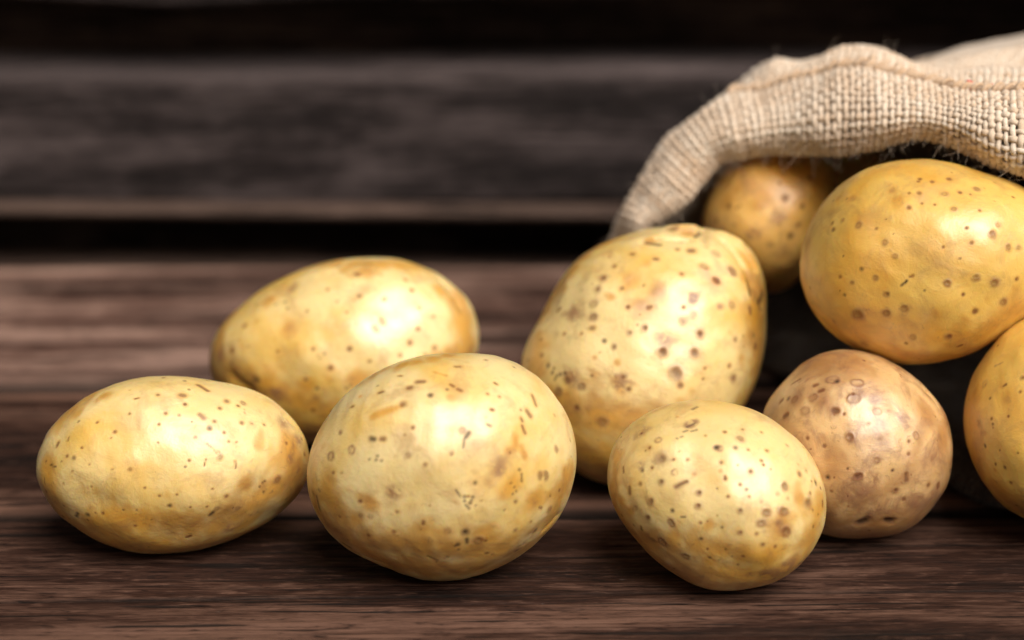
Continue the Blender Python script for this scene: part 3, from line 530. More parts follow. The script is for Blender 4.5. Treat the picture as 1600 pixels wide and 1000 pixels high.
 'p5': {"o":[0.11116,0.03152,0.03039],"e1":[0.98998,-0.13271,0.0483],"e2":[0.00724,0.38928,0.92109],"e3":[-0.14104,-0.91151,0.38634],"co":[0.030495,-1e-05,-3.4e-05,9.3e-05,-0.00093,0.000359,-0.000125,0.000113,-3.9e-05,-0.00013,0.000329,7.2e-05,-7.2e-05,2.8e-05,1.2e-05,-0.000117,-5.1e-05,2.1e-05,2.1e-05],"c":0.032,"k":[0.0,0.05],"spots":[["q",-0.00726,0.02044,0.00162,0.00057,-0.0],["Q",0.00056,0.01939,0.00162,0.00057,-0.0],["Q",-0.00059,0.01434,0.00162,0.00076,-0.0],["Q",0.00656,0.01044,0.00124,0.00029,-0.0],["D",-0.0063,0.01063,0.00152,0.00038,-0.0],["R",-0.00173,0.00253,0.00133,0.0,-0.0],["r",-0.01536,0.01063,0.00114,0.00029,-0.0],["r",-0.01297,0.01444,0.00114,0.00038,0.00019],["D",-0.02174,0.00901,0.00114,0.00048,0.00038],["r",-0.01869,0.01396,0.00143,0.0,-0.0],["d",-0.02345,0.01396,0.00095,0.00038,0.00029],["d",-0.0125,0.01873,0.00076,0.00038,0.00019],["d",-0.01059,0.01682,0.00086,0.00048,0.00019],["Q",0.01894,0.00329,0.00124,0.00019,-0.00029],["d",0.01675,0.00129,0.00067,0.0,-0.0],["d",0.01656,-0.00271,0.00086,0.0,-0.0],["p",0.00751,0.00186,0.00114,0.0,-0.0],["r",0.00656,-0.00462,0.00095,0.0,-0.0],["D",0.00084,-0.00957,0.00105,0.00057,0.00019],["D",0.0158,-0.01014,0.00105,0.0,-0.00105],["D",0.01256,-0.01443,0.00105,0.0,-0.0],["d",0.01513,-0.017,0.00086,0.0,-0.0],["d",0.02228,-0.01224,0.00095,0.0,-0.0],["D",0.02514,-0.01243,0.00105,0.0,-0.00048],["p",0.02371,-0.00414,0.00114,0.0,-0.0],["p",0.00399,0.00663,0.00114,0.0,-0.0],["d",-0.00992,-0.00033,0.00076,0.0,-0.0],["d",-0.01488,0.00205,0.00067,0.0,-0.0],["d",-0.01869,0.01996,0.00048,0.00133,0.00076],["k",0.00227,-0.02415,0.00133,0.00076,0.00019],["k",0.01037,-0.02367,0.00124,0.00048,-0.0],["o",0.02228,0.00967,0.00667,0.0,-0.0],["o",-0.00726,-0.00557,0.00667,0.0,-0.0],["p",0.00322,-0.01414,0.00524,0.0,-0.0],["o",0.02704,0.00205,0.00476,0.0,-0.0],["p",0.01561,0.02778,0.00572,0.0,-0.0],["o",-0.00059,0.02778,0.00572,0.0,-0.0],["o",-0.01012,0.01349,0.00381,0.0,-0.0],["o",0.01466,-0.02462,0.00667,0.0,-0.0],["o",-0.01964,0.01349,0.00572,0.0,-0.0],["p",0.02037,-0.01891,0.00572,0.0,-0.0],["o",0.02323,0.01634,0.00476,0.0,-0.0],["o",0.00703,-0.02462,0.00572,0.0,-0.0],["o",-0.01012,-0.01986,0.00762,0.0,-0.0],["x",0.00227,-0.02396,0.0021,0.00095,0.00029],["x",0.01037,-0.02367,0.00171,0.00076,-0.0],["x",0.02704,0.01539,0.00286,0.00286,-0.00381]]},
 'p6': {"o":[0.13578,0.05837,0.08435],"e1":[0.9854,-0.15996,0.05822],"e2":[-0.00415,0.31933,0.94764],"e3":[-0.17018,-0.93405,0.314],"co":[0.037213,-0.000139,-4.3e-05,0.004761,0.000874,0.001331,0.000511,0.000711,0.000426,0.000187,-1.2e-05,0.000104,-7e-06,4e-06,-0.000227,-7e-06,-0.000144,-1.6e-05,-6.3e-05],"c":0.036,"k":[0.05,0.0],"spots":[["R",-0.02232,-0.01732,0.00183,0.0,-0.0],["R",-0.01367,-0.01761,0.00125,0.0,-0.0],["R",-0.00772,-0.01617,0.00144,0.0,-0.0],["D",-0.01348,-0.01127,0.00086,0.0,-0.0],["R",-0.01675,-0.0055,0.00096,0.0,-0.0],["D",-0.02377,-0.00694,0.00077,0.0,-0.0],["k",-0.02088,-0.00262,0.00058,0.0,-0.0],["k",-0.00858,-0.00819,0.00038,0.00029,0.00029],["k",-0.00743,-0.00723,0.00038,0.00029,0.00038],["d",-0.00522,-0.00531,0.00067,0.0,-0.0],["R",0.00632,-0.00743,0.00106,0.0,-0.0],["R",0.01535,-0.0055,0.00115,0.0,-0.0],["R",0.0214,-0.00743,0.00135,0.0,-0.0],["R",0.024,-0.01348,0.00115,0.0,-0.0],["d",0.01487,-0.01656,0.00106,0.0,-0.0],["r",-0.00483,-0.02472,0.00106,0.0,-0.0],["D",0.0067,-0.02424,0.00125,0.0,-0.0],["k",-0.00118,-0.01012,0.00038,0.0,-0.0],["k",-0.02617,-0.01088,0.00038,0.0,-0.0],["d",-0.02732,-0.00512,0.00067,0.0,-0.0],["d",0.0288,-0.00627,0.00086,0.0,-0.0],["p",-0.02953,-0.01925,0.00154,0.0,-0.0],["d",0.00987,-0.02693,0.00077,0.00048,0.00019],["o",0.0041,-0.02549,0.00115,0.0,-0.0],["d",-0.00695,-0.02674,0.00067,0.0,-0.0],["o",-0.02136,-0.02453,0.00481,0.0,-0.0],["o",0.0142,-0.02741,0.00529,0.0,-0.0],["p",-0.0204,-0.02693,0.0024,0.0,-0.0],["d",-0.00284,0.0214,0.0009,0.0,-0.0],["d",0.0012,0.02482,0.0009,0.0,-0.0],["d",0.00658,0.02571,0.0009,0.0,-0.0],["R",0.01511,0.02239,0.00099,0.0,-0.0],["r",0.00506,0.02096,0.00108,0.0,-0.0],["r",0.00793,0.01584,0.0009,0.0,-0.0],["d",0.00991,0.02122,0.00072,0.0,-0.0],["d",-0.00599,0.0214,0.00063,0.0,-0.0],["d",-0.00599,0.01674,0.00081,0.0,-0.0],["r",-0.01362,0.00596,0.0009,0.0,-0.0],["r",-0.02143,0.01117,0.0009,0.0,-0.0],["r",-0.02664,0.01296,0.00081,0.0,-0.0],["d",-0.03023,0.01207,0.00063,0.0,-0.0],["o",-0.01048,0.01943,0.0018,0.0,-0.0],["o",-0.01137,0.02257,0.00198,0.0,-0.0],["d",0.01359,0.00551,0.0009,0.0,-0.0],["d",0.01179,0.01,0.00072,0.0,-0.0],["r",0.0214,0.0109,0.00081,0.0,-0.0],["R",0.0196,0.00839,0.00108,0.0,-0.0],["d",0.01574,0.01539,0.00063,0.0,-0.0],["R",0.02544,0.00417,0.00099,0.0,-0.0],["r",0.02903,0.00399,0.0009,0.0,-0.0],["r",-0.01066,0.00147,0.00072,0.0,-0.0],["d",0.00209,0.01763,0.00054,0.0,-0.0],["d",-0.01631,0.01027,0.00063,0.0,-0.0],["k",-0.02619,0.00147,0.00036,0.0,-0.0],["k",0.01017,0.00057,0.00036,0.0,-0.0],["d",-0.00195,0.01808,0.00063,0.0,-0.0],["o",-0.02843,0.02033,0.0018,0.0,-0.0],["o",-0.02394,0.02033,0.00198,0.0,-0.0],["k",-0.03023,0.01943,0.00036,0.0,-0.0],["k",-0.02574,0.01988,0.00036,0.0,-0.0],["d",-0.00257,0.02589,0.00072,0.0,-0.0],["x",-0.03386,-0.02021,0.00288,0.00288,-0.00231],["o",-0.02905,-0.02357,0.00769,0.01153,-0.00865],["o",-0.00022,-0.03126,0.00769,0.02114,-0.0],["o",-0.03962,-0.00435,0.00481,-0.00096,-0.00865],["o",-0.01464,-0.02165,0.00769,0.02403,-0.00288],["o",0.01996,-0.02069,0.00673,0.00769,0.00577]]},
 'p8': {"o":[0.17378,0.02912,0.04053],"e1":[0.97568,-0.20598,0.07497],"e2":[0.00876,0.3784,0.9256],"e3":[-0.21903,-0.90243,0.37101],"co":[0.031,0.000215,-4e-06,-0.003381,9.9e-05,-0.000586,-5.1e-05,0.000521,1.8e-05,0.000134,0.000109,3e-05,-0.000101,-7.6e-05,-3e-05,-1.6e-05,3.9e-05,3.8e-05,1.9e-05],"c":0.036,"k":[0,0],"spots":[["D",-0.0154,0.01073,0.00062,0.00037,0.00025],["d",-0.01047,0.00869,0.00056,0.0,-0.0],["d",-0.0188,-0.00014,0.00062,0.0,-0.0],["D",-0.0183,-0.0018,0.00049,0.0,-0.0],["d",-0.01398,0.00067,0.00056,0.0,-0.0],["k",-0.02053,-0.00859,0.00049,0.0,-0.0],["D",-0.0146,-0.01519,0.00074,0.0,-0.0],["D",-0.00973,0.01332,0.00068,0.0,-0.0],["p",-0.02188,0.01116,0.00173,0.0,-0.0],["p",-0.0225,-0.00149,0.00173,0.0,-0.0],["p",-0.01756,0.01795,0.00049,0.00111,0.00074],["o",-0.01756,-0.016,0.00086,0.0,-0.0],["o",-0.02065,-0.00458,0.00111,0.0,-0.0],["d",-0.01263,-0.0197,0.00056,0.0,-0.0],["o",-0.01571,-0.02279,0.00185,0.0,-0.0],["o",-0.02312,0.00067,0.0037,0.0,-0.0],["o",-0.02374,-0.01353,0.0037,0.0,-0.0],["o",-0.01448,0.00622,0.00278,0.0,-0.0],["o",-0.02374,-0.00736,0.00555,0.00123,-0.01234],["o",-0.01263,-0.02587,0.00555,0.0037,-0.0037]]},
 'p7': {"o":[0.09334,0.14365,0.07305],"e1":[0.99429,-0.10024,0.03648],"e2":[-0.00463,0.30114,0.95357],"e3":[-0.10657,-0.9483,0.29896],"co":[0.024814,-9.4e-05,5.9e-05,-0.001714,0.001461,-0.000369,0.001029,8.6e-05,0.000495,-0.000283,-0.000438,-1.5e-05,-2.8e-05,-1.6e-05,-4e-05,0.000111,-4.6e-05,6.9e-05,-9e-06],"c":0.03,"k":[0,0.1],"spots":[["D",0.00494,0.00563,0.00133,0.0,-0.0],["o",0.008,0.00397,0.00133,0.0,-0.0],["k",0.01077,0.00286,0.00089,0.0,-0.0],["D",0.00927,-0.00325,0.001,0.0,-0.0],["k",0.00644,-0.00696,0.00089,0.0,-0.0],["D",-0.01403,0.00313,0.00094,0.0,-0.0],["p",-0.01503,-0.00103,0.001,0.0,-0.0],["D",0.0141,0.01295,0.00083,0.0,-0.0],["d",0.00317,0.01101,0.00067,0.0,-0.0],["d",0.00439,0.01489,0.00078,0.0,-0.0],["o",-0.00088,0.01728,0.00222,0.0,-0.0],["o",-0.01142,0.0084,0.00222,0.0,-0.0],["p",-0.01197,-0.00352,0.00111,0.0,-0.0],["d",-0.01863,-0.00214,0.00067,0.0,-0.0],["p",-5e-05,-0.0099,0.00222,0.0,-0.0],["o",-0.0092,0.01672,0.00222,0.0,-0.0],["o",0.01021,0.01007,0.00333,0.0,-0.0],["o",-0.00365,0.00341,0.00333,0.0,-0.0],["p",0.00245,8e-05,0.00333,0.0,-0.0],["o",-0.01475,0.00452,0.00333,0.0,-0.0],["p",-0.00643,-0.00657,0.00277,0.0,-0.0]]},
 'p9': {"o":[0.1359,0.20309,0.06093],"e1":[0.98949,-0.13588,0.04946],"e2":[-0.00721,0.29521,0.95541],"e3":[-0.14442,-0.94572,0.29112],"co":[0.020332,0.0,-0.0,0.002188,0.0,-0.0,0.0,0.000177,0.0,-0.0,0.0,1.6e-05,0.0,-0.0,0.0,1e-06,0.0,-0.0,0.0],"c":0.034,"k":[0,0],"spots":[]},
}
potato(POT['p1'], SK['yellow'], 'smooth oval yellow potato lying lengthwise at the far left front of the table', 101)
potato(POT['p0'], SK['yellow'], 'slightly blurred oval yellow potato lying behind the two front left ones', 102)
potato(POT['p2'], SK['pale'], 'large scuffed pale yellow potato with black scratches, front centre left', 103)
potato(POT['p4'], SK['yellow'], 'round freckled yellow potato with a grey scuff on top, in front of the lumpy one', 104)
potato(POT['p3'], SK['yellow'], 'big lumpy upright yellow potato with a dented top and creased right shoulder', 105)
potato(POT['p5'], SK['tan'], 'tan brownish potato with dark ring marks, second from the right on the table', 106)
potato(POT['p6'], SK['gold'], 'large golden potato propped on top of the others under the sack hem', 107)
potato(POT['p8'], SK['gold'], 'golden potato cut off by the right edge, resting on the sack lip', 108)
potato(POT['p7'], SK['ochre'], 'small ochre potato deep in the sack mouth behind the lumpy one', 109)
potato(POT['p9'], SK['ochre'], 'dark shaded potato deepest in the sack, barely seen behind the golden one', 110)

# ------------------------------------------------------------------ burlap sack
NET = np.array([[[0.0446,0.1887,0.003],[0.0497,0.1619,0.003],[0.0505,0.155,0.003],[0.0475,0.1535,0.0035],[0.0445,0.1566,0.0033],[0.042,0.1684,0.003],[0.0465,0.1947,0.003],[0.0547,0.2278,0.003],[0.1119,0.2746,0.003],[0.2201,0.3404,0.003]],[[0.0405,0.181,0.0272],[0.046,0.1545,0.0352],[0.0468,0.1477,0.0374],[0.0439,0.146,0.0385],[0.0399,0.15,0.0378],[0.0352,0.1638,0.0349],[0.0389,0.1937,0.0263],[0.0483,0.2319,0.0142],[0.1055,0.2787,0.0142],[0.2137,0.3445,0.0142]],[[0.0426,0.1688,0.0589],[0.0472,0.1418,0.0672],[0.0479,0.1349,0.0695],[0.045,0.1322,0.0708],[0.0416,0.1362,0.0702],[0.0383,0.1519,0.0664],[0.0435,0.1806,0.0577],[0.0533,0.2235,0.044],[0.1105,0.2703,0.044],[0.2187,0.3361,0.044]],[[0.0481,0.166,0.0681],[0.0524,0.1388,0.0738],[0.0531,0.1318,0.0757],[0.0502,0.1298,0.0787],[0.0463,0.1346,0.0803],[0.0432,0.1509,0.0782],[0.0503,0.1839,0.0668],[0.0617,0.2261,0.0512],[0.1189,0.2729,0.0392],[0.2271,0.3387,0.0312]],[[0.0554,0.1635,0.0757],[0.0597,0.1367,0.08],[0.0604,0.1297,0.0816],[0.0565,0.128,0.0857],[0.0518,0.1334,0.0888],[0.0489,0.1514,0.0885],[0.0572,0.1861,0.0757],[0.0702,0.2278,0.0586],[0.1274,0.2746,0.0466],[0.2356,0.3404,0.0386]],[[0.0623,0.1648,0.0844],[0.0664,0.1378,0.0888],[0.067,0.1308,0.0905],[0.0629,0.1283,0.0952],[0.0585,0.1347,0.0981],[0.0554,0.1546,0.0974],[0.0646,0.1904,0.0845],[0.0779,0.2318,0.0667],[0.1351,0.2786,0.0547],[0.2433,0.3444,0.0467]],[[0.0695,0.1645,0.0921],[0.0724,0.1372,0.0959],[0.0729,0.1302,0.0975],[0.0697,0.1268,0.1027],[0.0667,0.1323,0.1063],[0.0648,0.1535,0.1058],[0.0736,0.1914,0.0933],[0.0871,0.2358,0.0747],[0.1443,0.2826,0.0627],[0.2525,0.3484,0.0547]],[[0.0788,0.161,0.0967],[0.08,0.1339,0.099],[0.0802,0.127,0.1003],[0.0782,0.1221,0.1073],[0.0767,0.1284,0.1129],[0.0767,0.1523,0.1142],[0.0828,0.1904,0.105],[0.0953,0.2393,0.0843],[0.1525,0.2861,0.0723],[0.2607,0.3519,0.0643]],[[0.0898,0.1547,0.1012],[0.0902,0.1285,0.1021],[0.0903,0.1216,0.1032],[0.089,0.116,0.111],[0.0885,0.1226,0.1177],[0.0891,0.1426,0.1198],[0.0947,0.1722,0.1222],[0.1021,0.2185,0.1032],[0.1393,0.2653,0.0932],[0.2075,0.3511,0.0842]],[[0.1006,0.146,0.1042],[0.1007,0.1206,0.1042],[0.1007,0.1139,0.1052],[0.0994,0.1075,0.1141],[0.0992,0.1147,0.1221],[0.1003,0.1341,0.1257],[0.1048,0.1612,0.1242],[0.1115,0.2115,0.1075],[0.1487,0.2583,0.0955],[0.2169,0.3441,0.0885]],[[0.1119,0.1349,0.1079],[0.1116,0.1099,0.1076],[0.1115,0.1033,0.1085],[0.1103,0.0972,0.1181],[0.1107,0.1049,0.1274],[0.1126,0.1237,0.1322],[0.1178,0.1502,0.1321],[0.1255,0.1985,0.1127],[0.1627,0.2453,0.0987],[0.2309,0.3311,0.0947]],[[0.1237,0.1258,0.1126],[0.1232,0.101,0.1122],[0.1231,0.0944,0.1131],[0.122,0.087,0.122],[0.1226,0.0941,0.1298],[0.1245,0.1115,0.1339],[0.1298,0.1394,0.1345],[0.1381,0.1896,0.1145],[0.1753,0.2364,0.1115],[0.2435,0.3222,0.0995]],[[0.1356,0.1178,0.1172],[0.1345,0.0924,0.1174],[0.1343,0.0857,0.1184],[0.1337,0.0787,0.1256],[0.1346,0.0849,0.1309],[0.1367,0.1007,0.1333],[0.1403,0.1307,0.1311],[0.1491,0.1763,0.1188],[0.1863,0.2231,0.1188],[0.2545,0.3089,0.1038]],[[0.146,0.1068,0.1176],[0.1454,0.0816,0.1174],[0.1453,0.075,0.1183],[0.144,0.0681,0.1257],[0.1447,0.0746,0.1319],[0.1467,0.0892,0.1341],[0.1514,0.1181,0.1316],[0.1581,0.1571,0.1246],[0.1953,0.2039,0.1256],[0.2635,0.2897,0.1096]],[[0.1554,0.0948,0.1157],[0.1551,0.0701,0.1151],[0.155,0.0635,0.116],[0.1532,0.0568,0.1239],[0.1534,0.0629,0.132],[0.156,0.0792,0.1358],[0.1618,0.1067,0.1353],[0.1692,0.1476,0.1278],[0.2064,0.1944,0.1298],[0.2746,0.2802,0.1128]],[[0.1658,0.0857,0.1151],[0.165,0.0612,0.1143],[0.1649,0.0547,0.1152],[0.1634,0.0481,0.1235],[0.1642,0.0545,0.1322],[0.167,0.0713,0.1374],[0.173,0.0988,0.1369],[0.1814,0.141,0.13],[0.2186,0.1878,0.134],[0.2868,0.2736,0.115]],[[0.1785,0.0777,0.1109],[0.1764,0.0533,0.1103],[0.176,0.0468,0.1111],[0.1772,0.0416,0.1201],[0.1804,0.0486,0.1307],[0.1833,0.0657,0.1366],[0.1896,0.0943,0.1363],[0.1998,0.1376,0.1294],[0.237,0.1844,0.1354],[0.3052,0.2702,0.1164]],[[0.1943,0.0669,0.0943],[0.19,0.0432,0.0942],[0.1893,0.0368,0.0952],[0.1933,0.0316,0.1043],[0.1991,0.0382,0.1138],[0.2046,0.0542,0.1196],[0.2115,0.0852,0.1172],[0.2223,0.1294,0.1071],[0.2595,0.1762,0.1271],[0.3277,0.262,0.1181]],[[0.2055,0.0555,0.0582],[0.1985,0.0315,0.0614],[0.1974,0.025,0.0629],[0.2033,0.0204,0.0678],[0.2095,0.024,0.0719],[0.2164,0.0393,0.0728],[0.2232,0.067,0.0673],[0.2346,0.111,0.0564],[0.2718,0.1578,0.0564],[0.34,0.2436,0.0564]],[[0.206,0.0436,0.0235],[0.1977,0.0203,0.0304],[0.1964,0.0139,0.0324],[0.2027,0.0092,0.034],[0.2093,0.0115,0.0346],[0.2158,0.0245,0.0323],[0.2232,0.0511,0.0233],[0.2346,0.0933,0.0079],[0.2718,0.1401,0.0079],[0.34,0.2259,0.0079]],[[0.2081,0.0484,0.008],[0.1944,0.0311,0.0055],[0.1923,0.0285,0.004],[0.1955,0.0324,0.0015],[0.1986,0.0364,0.003],[0.2029,0.0417,0.006],[0.216,0.0583,0.013],[0.2318,0.0782,0.02],[0.2635,0.118,0.0225],[0.3188,0.1876,0.015]],[[0.1853,0.0598,0.008],[0.1716,0.0426,0.0055],[0.1695,0.0399,0.004],[0.1727,0.0439,0.001],[0.1758,0.0479,0.001],[0.1801,0.0532,0.001],[0.1932,0.0697,0.001],[0.209,0.0896,0.001],[0.2407,0.1294,0.002],[0.296,0.199,0.02]],[[0.1675,0.0789,0.008],[0.1538,0.0617,0.0055],[0.1517,0.059,0.004],[0.1548,0.063,0.001],[0.158,0.067,0.001],[0.1622,0.0723,0.001],[0.1754,0.0888,0.001],[0.1912,0.1087,0.001],[0.2228,0.1485,0.002],[0.2781,0.2181,0.02]],[[0.1552,0.1117,0.008],[0.1415,0.0945,0.0055],[0.1394,0.0919,0.004],[0.1426,0.0958,0.001],[0.1457,0.0998,0.001],[0.15,0.1051,0.001],[0.1631,0.1217,0.001],[0.1789,0.1416,0.001],[0.2106,0.1814,0.002],[0.2659,0.251,0.02]],[[0.1409,0.1565,0.008],[0.1272,0.1392,0.0055],[0.1251,0.1366,0.004],[0.1283,0.1406,0.001],[0.1314,0.1445,0.001],[0.1356,0.1499,0.001],[0.1488,0.1664,0.001],[0.1646,0.1863,0.001],[0.1962,0.2261,0.002],[0.2516,0.2957,0.02]],[[0.1113,0.1922,0.008],[0.0976,0.175,0.0055],[0.0955,0.1723,0.004],[0.0987,0.1763,0.001],[0.1019,0.1803,0.001],[0.1061,0.1856,0.001],[0.1192,0.2022,0.001],[0.1351,0.2221,0.001],[0.1667,0.2618,0.002],[0.222,0.3315,0.02]],[[0.0842,0.1889,0.008],[0.0705,0.1716,0.0055],[0.0684,0.169,0.004],[0.0715,0.1729,0.0015],[0.0747,0.1769,0.003],[0.0789,0.1822,0.006],[0.0921,0.1988,0.013],[0.1079,0.2187,0.02],[0.1395,0.2585,0.0225],[0.1948,0.3281,0.015]]])          # control net: stations round the mouth x rows from lining to sack body


def catmull(C, t, closed):
    n = len(C)
    i = np.floor(t).astype(int)
    f = (t - i)[:, None, None]
    if closed:
        ix = [(i + k) % n for k in (-1, 0, 1, 2)]
    else:
        i = np.clip(i, 0, n - 2); f = (t - i)[:, None, None]
        ix = [np.clip(i + k, 0, n - 1) for k in (-1, 0, 1, 2)]
    p0, p1, p2, p3 = (C[k] for k in ix)
    return 0.5 * (2 * p1 + (p2 - p0) * f + (2 * p0 - 5 * p1 + 4 * p2 - p3) * f ** 2 + (3 * p1 - p0 - 3 * p2 + p3) * f ** 3)


def arc_params(C, closed, row_w, n_out=None, pitch=None, tmax=None):
    n = len(C)
    tt = np.linspace(0, tmax if tmax else (n if closed else n - 1), 1600)
    pts = catmull(C, tt, closed)
    seg = np.linalg.norm(np.diff(pts, axis=0), axis=2)
    seg = (seg * row_w[None, :]).sum(1) / row_w.sum()
    s = np.concatenate([[0], np.cumsum(seg)])
    if n_out is None: n_out = int(round(s[-1] / pitch))
    return np.interp(np.linspace(0, s[-1], n_out + (0 if closed else 1), endpoint=not closed), s, tt), s[-1]


PITCH = 0.00258
NR = NET.shape[1]
rw = np.array([0, 0, 1, 1, 1, 1, 0, 0, 0, 0], float)
tu, LU = arc_params(NET, True, rw, pitch=PITCH)
if len(tu) % 2: tu, LU = arc_params(NET, True, rw, n_out=len(tu) + 1)
T = np.transpose(NET, (1, 0, 2))
cw = np.zeros(len(NET)); cw[4:16] = 1
tv, LV = arc_params(T, False, cw, pitch=PITCH * 0.98, tmax=7.35)
NU, NV = len(tu), len(tv)
SUB = 4                                                   # samples per crossing, along either thread


def surface(u, v):
    return catmull(np.transpose(catmull(NET, u, True), (1, 0, 2)), v, False).transpose(1, 0, 2)


def refine(t, closed, n):
    i = np.arange(len(t) * SUB if closed else (len(t) - 1) * SUB + 1) / SUB
    ext = np.concatenate([t, [t[0] + n]]) if closed else t
    return np.interp(i, np.arange(len(ext)), ext)


def normals(u, v):
    h = 0.02
    du = surface(u + h, v) - surface(u - h, v)
    dv = surface(u, np.clip(v + h, 0, NR - 1)) - surface(u, np.clip(v - h, 0, NR - 1))
    nn = np.cross(du, dv)
    return nn / np.maximum(np.linalg.norm(nn, axis=-1, keepdims=True), 1e-9)


def soft_crumple(Pt):
    return 0.0009 * wobble(Pt.reshape(-1, 3), 130.0, 61, 3).reshape(Pt.shape[:-1])


def tubes(paths, side, nrm, rad_w, rad_h, k, closed=False):
    """paths (m,s,3): m flattened tubes of s samples, k sides"""
    m, s, _ = paths.shape
    a = np.arange(k) * 2 * math.pi / k
    V = paths[:, :, None, :] + side[:, :, None, :] * (rad_w[..., None] * np.cos(a))[..., None] + nrm[:, :, None, :] * (rad_h[..., None] * np.sin(a))[..., None]
    V = V.reshape(-1, 3)
    sm = s if closed else s - 1
    mi, si, ki = np.meshgrid(np.arange(m), np.arange(sm), np.arange(k), indexing='ij')
    s2 = (si + 1) % s; k2 = (ki + 1) % k
    F = np.stack([((mi * s + si) * k + ki).ravel(), ((mi * s + si) * k + k2).ravel(), ((mi * s + s2) * k + k2).ravel(), ((mi * s + s2) * k + ki).ravel()], 1)
    return V, F


def burlap(name='burlap_yarn', sheet=False):
    n = NT(name)
    at = n.n('ShaderNodeAttribute', attribute_name='shade')
    v = n.scaled(1.0, 1.0, 1.0)
    blot = n.noise(v, 60.0, 4.0, 0.6, 0.3)
    fib = n.noise(v, 2300.0, 3.0, 0.7, 1.2)
    c = n.mix(n.step(blot, 0.35, 0.68), (0.77, 0.68, 0.57), (0.70, 0.575, 0.45))
    c = n.mix(n.math('MULTIPLY', at.outputs['Fac'], 0.75), c, (0.48, 0.30, 0.16))
    c = n.mix(n.step(fib, 0.50, 0.72, 0.0, 0.65), c, (0.84, 0.76, 0.65))
    c = n.mix(n.step(fib, 0.44, 0.28, 0.0, 0.65), c, (0.33, 0.20, 0.10))
    so = n.n('ShaderNodeAttribute', attribute_name='painted_shade')          # darkness of the sack's inside, painted into floor cloth and far end
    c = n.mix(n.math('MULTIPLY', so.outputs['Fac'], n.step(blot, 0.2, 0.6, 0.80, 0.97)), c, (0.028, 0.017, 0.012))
    n.put(n.b.inputs['Roughness'], 0.88)
    n.put(n.b.inputs['Specular IOR Level'], 0.2)
    n.put(n.b.inputs['Sheen Weight'], 0.25)
    n.put(n.b.inputs['Sheen Roughness'], 0.5)
    h = fib
    if sheet:
        wv = n.n('ShaderNodeAttribute', attribute_name='weave')
        c = n.mix(n.math('MULTIPLY', wv.outputs['Fac'], 0.6), c, (0.10, 0.06, 0.035))
    n.put(n.b.inputs['Base Color'], c)
    n.put(n.b.inputs['Normal'], n.bump(h, 0.6, 0.0004))
    return n.m


BUR = burlap()
sack = empty('burlap_sack', tuple(NET[3, 2]))
tag(sack, 'beige burlap sack lying open on its side with a stitched hem over the potatoes', 'sack')
base = NET[3, 2]
g = np.random.default_rng(5)
# threads running into the sack (one per station round the mouth)
vf = refine(tv, False, 0)
wander = np.cumsum(g.normal(size=NU)) * 0.004
wander -= np.linspace(wander[0], wander[-1], NU)
ujit = g.normal(size=NU) * 0.10 * (tu[1] - tu[0])
S0 = surface(tu + ujit, vf); N0 = normals(tu + ujit, vf)
side = np.gradient(S0, axis=1); side /= np.linalg.norm(side, axis=-1, keepdims=True)
side = np.cross(side, N0)
jj = np.arange(len(vf)) / SUB
sgn = np.where(np.arange(NU) % 2 == 0, 1.0, -1.0)[:, None]
amp = 0.00056 * sgn * np.cos(math.pi * jj)[None, :]
path = S0 + N0 * (amp + soft_crumple(S0))[..., None]
path += side * (0.00022 * np.sin(jj[None, :] * 0.55 + g.uniform(0, 6, (NU, 1))))[..., None]
rw_ = 0.00104 * (1 + 0.14 * g.normal(size=(NU, 1))) * (1 + 0.10 * np.sin(jj[None, :] * g.uniform(0.3, 1.4, (NU, 1)) + g.uniform(0, 6, (NU, 1))))
V1, F1 = tubes(path, side, N0, rw_, rw_ * 0.78, 6)
sh1 = np.repeat(np.repeat(np.clip(g.normal(0.30, 0.25, (NU, 1)), 0, 1), len(vf), 1).ravel(), 6)
# threads running round the mouth
uf = refine(tu, True, len(NET))
vjit = tv + g.normal(size=NV) * 0.08 * (tv[5] - tv[4])
vjit = np.clip(vjit, 0, NR - 1)
S1 = surface(uf, vjit).transpose(1, 0, 2); N1 = normals(uf, vjit).transpose(1, 0, 2)
ii = np.arange(len(uf)) / SUB
sgn = np.where(np.arange(NV) % 2 == 0, -1.0, 1.0)[:, None]
amp = 0.00062 * sgn * np.cos(math.pi * ii)[None, :]
side1 = np.gradient(S1, axis=1); side1 /= np.linalg.norm(side1, axis=-1, keepdims=True)
side1 = np.cross(side1, N1)
path1 = S1 + N1 * (amp + soft_crumple(S1))[..., None]
path1 += side1 * (0.00022 * np.sin(ii[None, :] * 0.45 + g.uniform(0, 6, (NV, 1))))[..., None]
rw1 = 0.00098 * (1 + 0.14 * g.normal(size=(NV, 1))) * (1 + 0.12 * np.sin(ii[None, :] * g.uniform(0.3, 1.4, (NV, 1)) + g.uniform(0, 6, (NV, 1))))
V2, F2 = tubes(path1, side1, N1, rw1, rw1 * 0.85, 6, closed=True)
sh2 = np.repeat(np.repeat(np.clip(g.normal(0.35, 0.28, (NV, 1)), 0, 1), len(uf), 1).ravel(), 6)
painted_shade_u = lambda u: smooth(np.minimum(u - 18.6, 27.6 - u), 0.4, 1.6)
so1 = np.repeat(np.repeat(painted_shade_u(tu)[:, None], len(vf), 1).ravel(), 6)
so2 = np.repeat(np.repeat(painted_shade_u(uf % 27)[None, :], NV, 0).ravel(), 6)
o = mesh_obj('woven_yarn', np.vstack([V1, V2]) - base, np.vstack([F1, F2 + len(V1)]), BUR, sack, True, {'shade': np.concatenate([sh1, sh2]), 'painted_shade': np.concatenate([so1, so2])})
tag(o, kind='stuff')

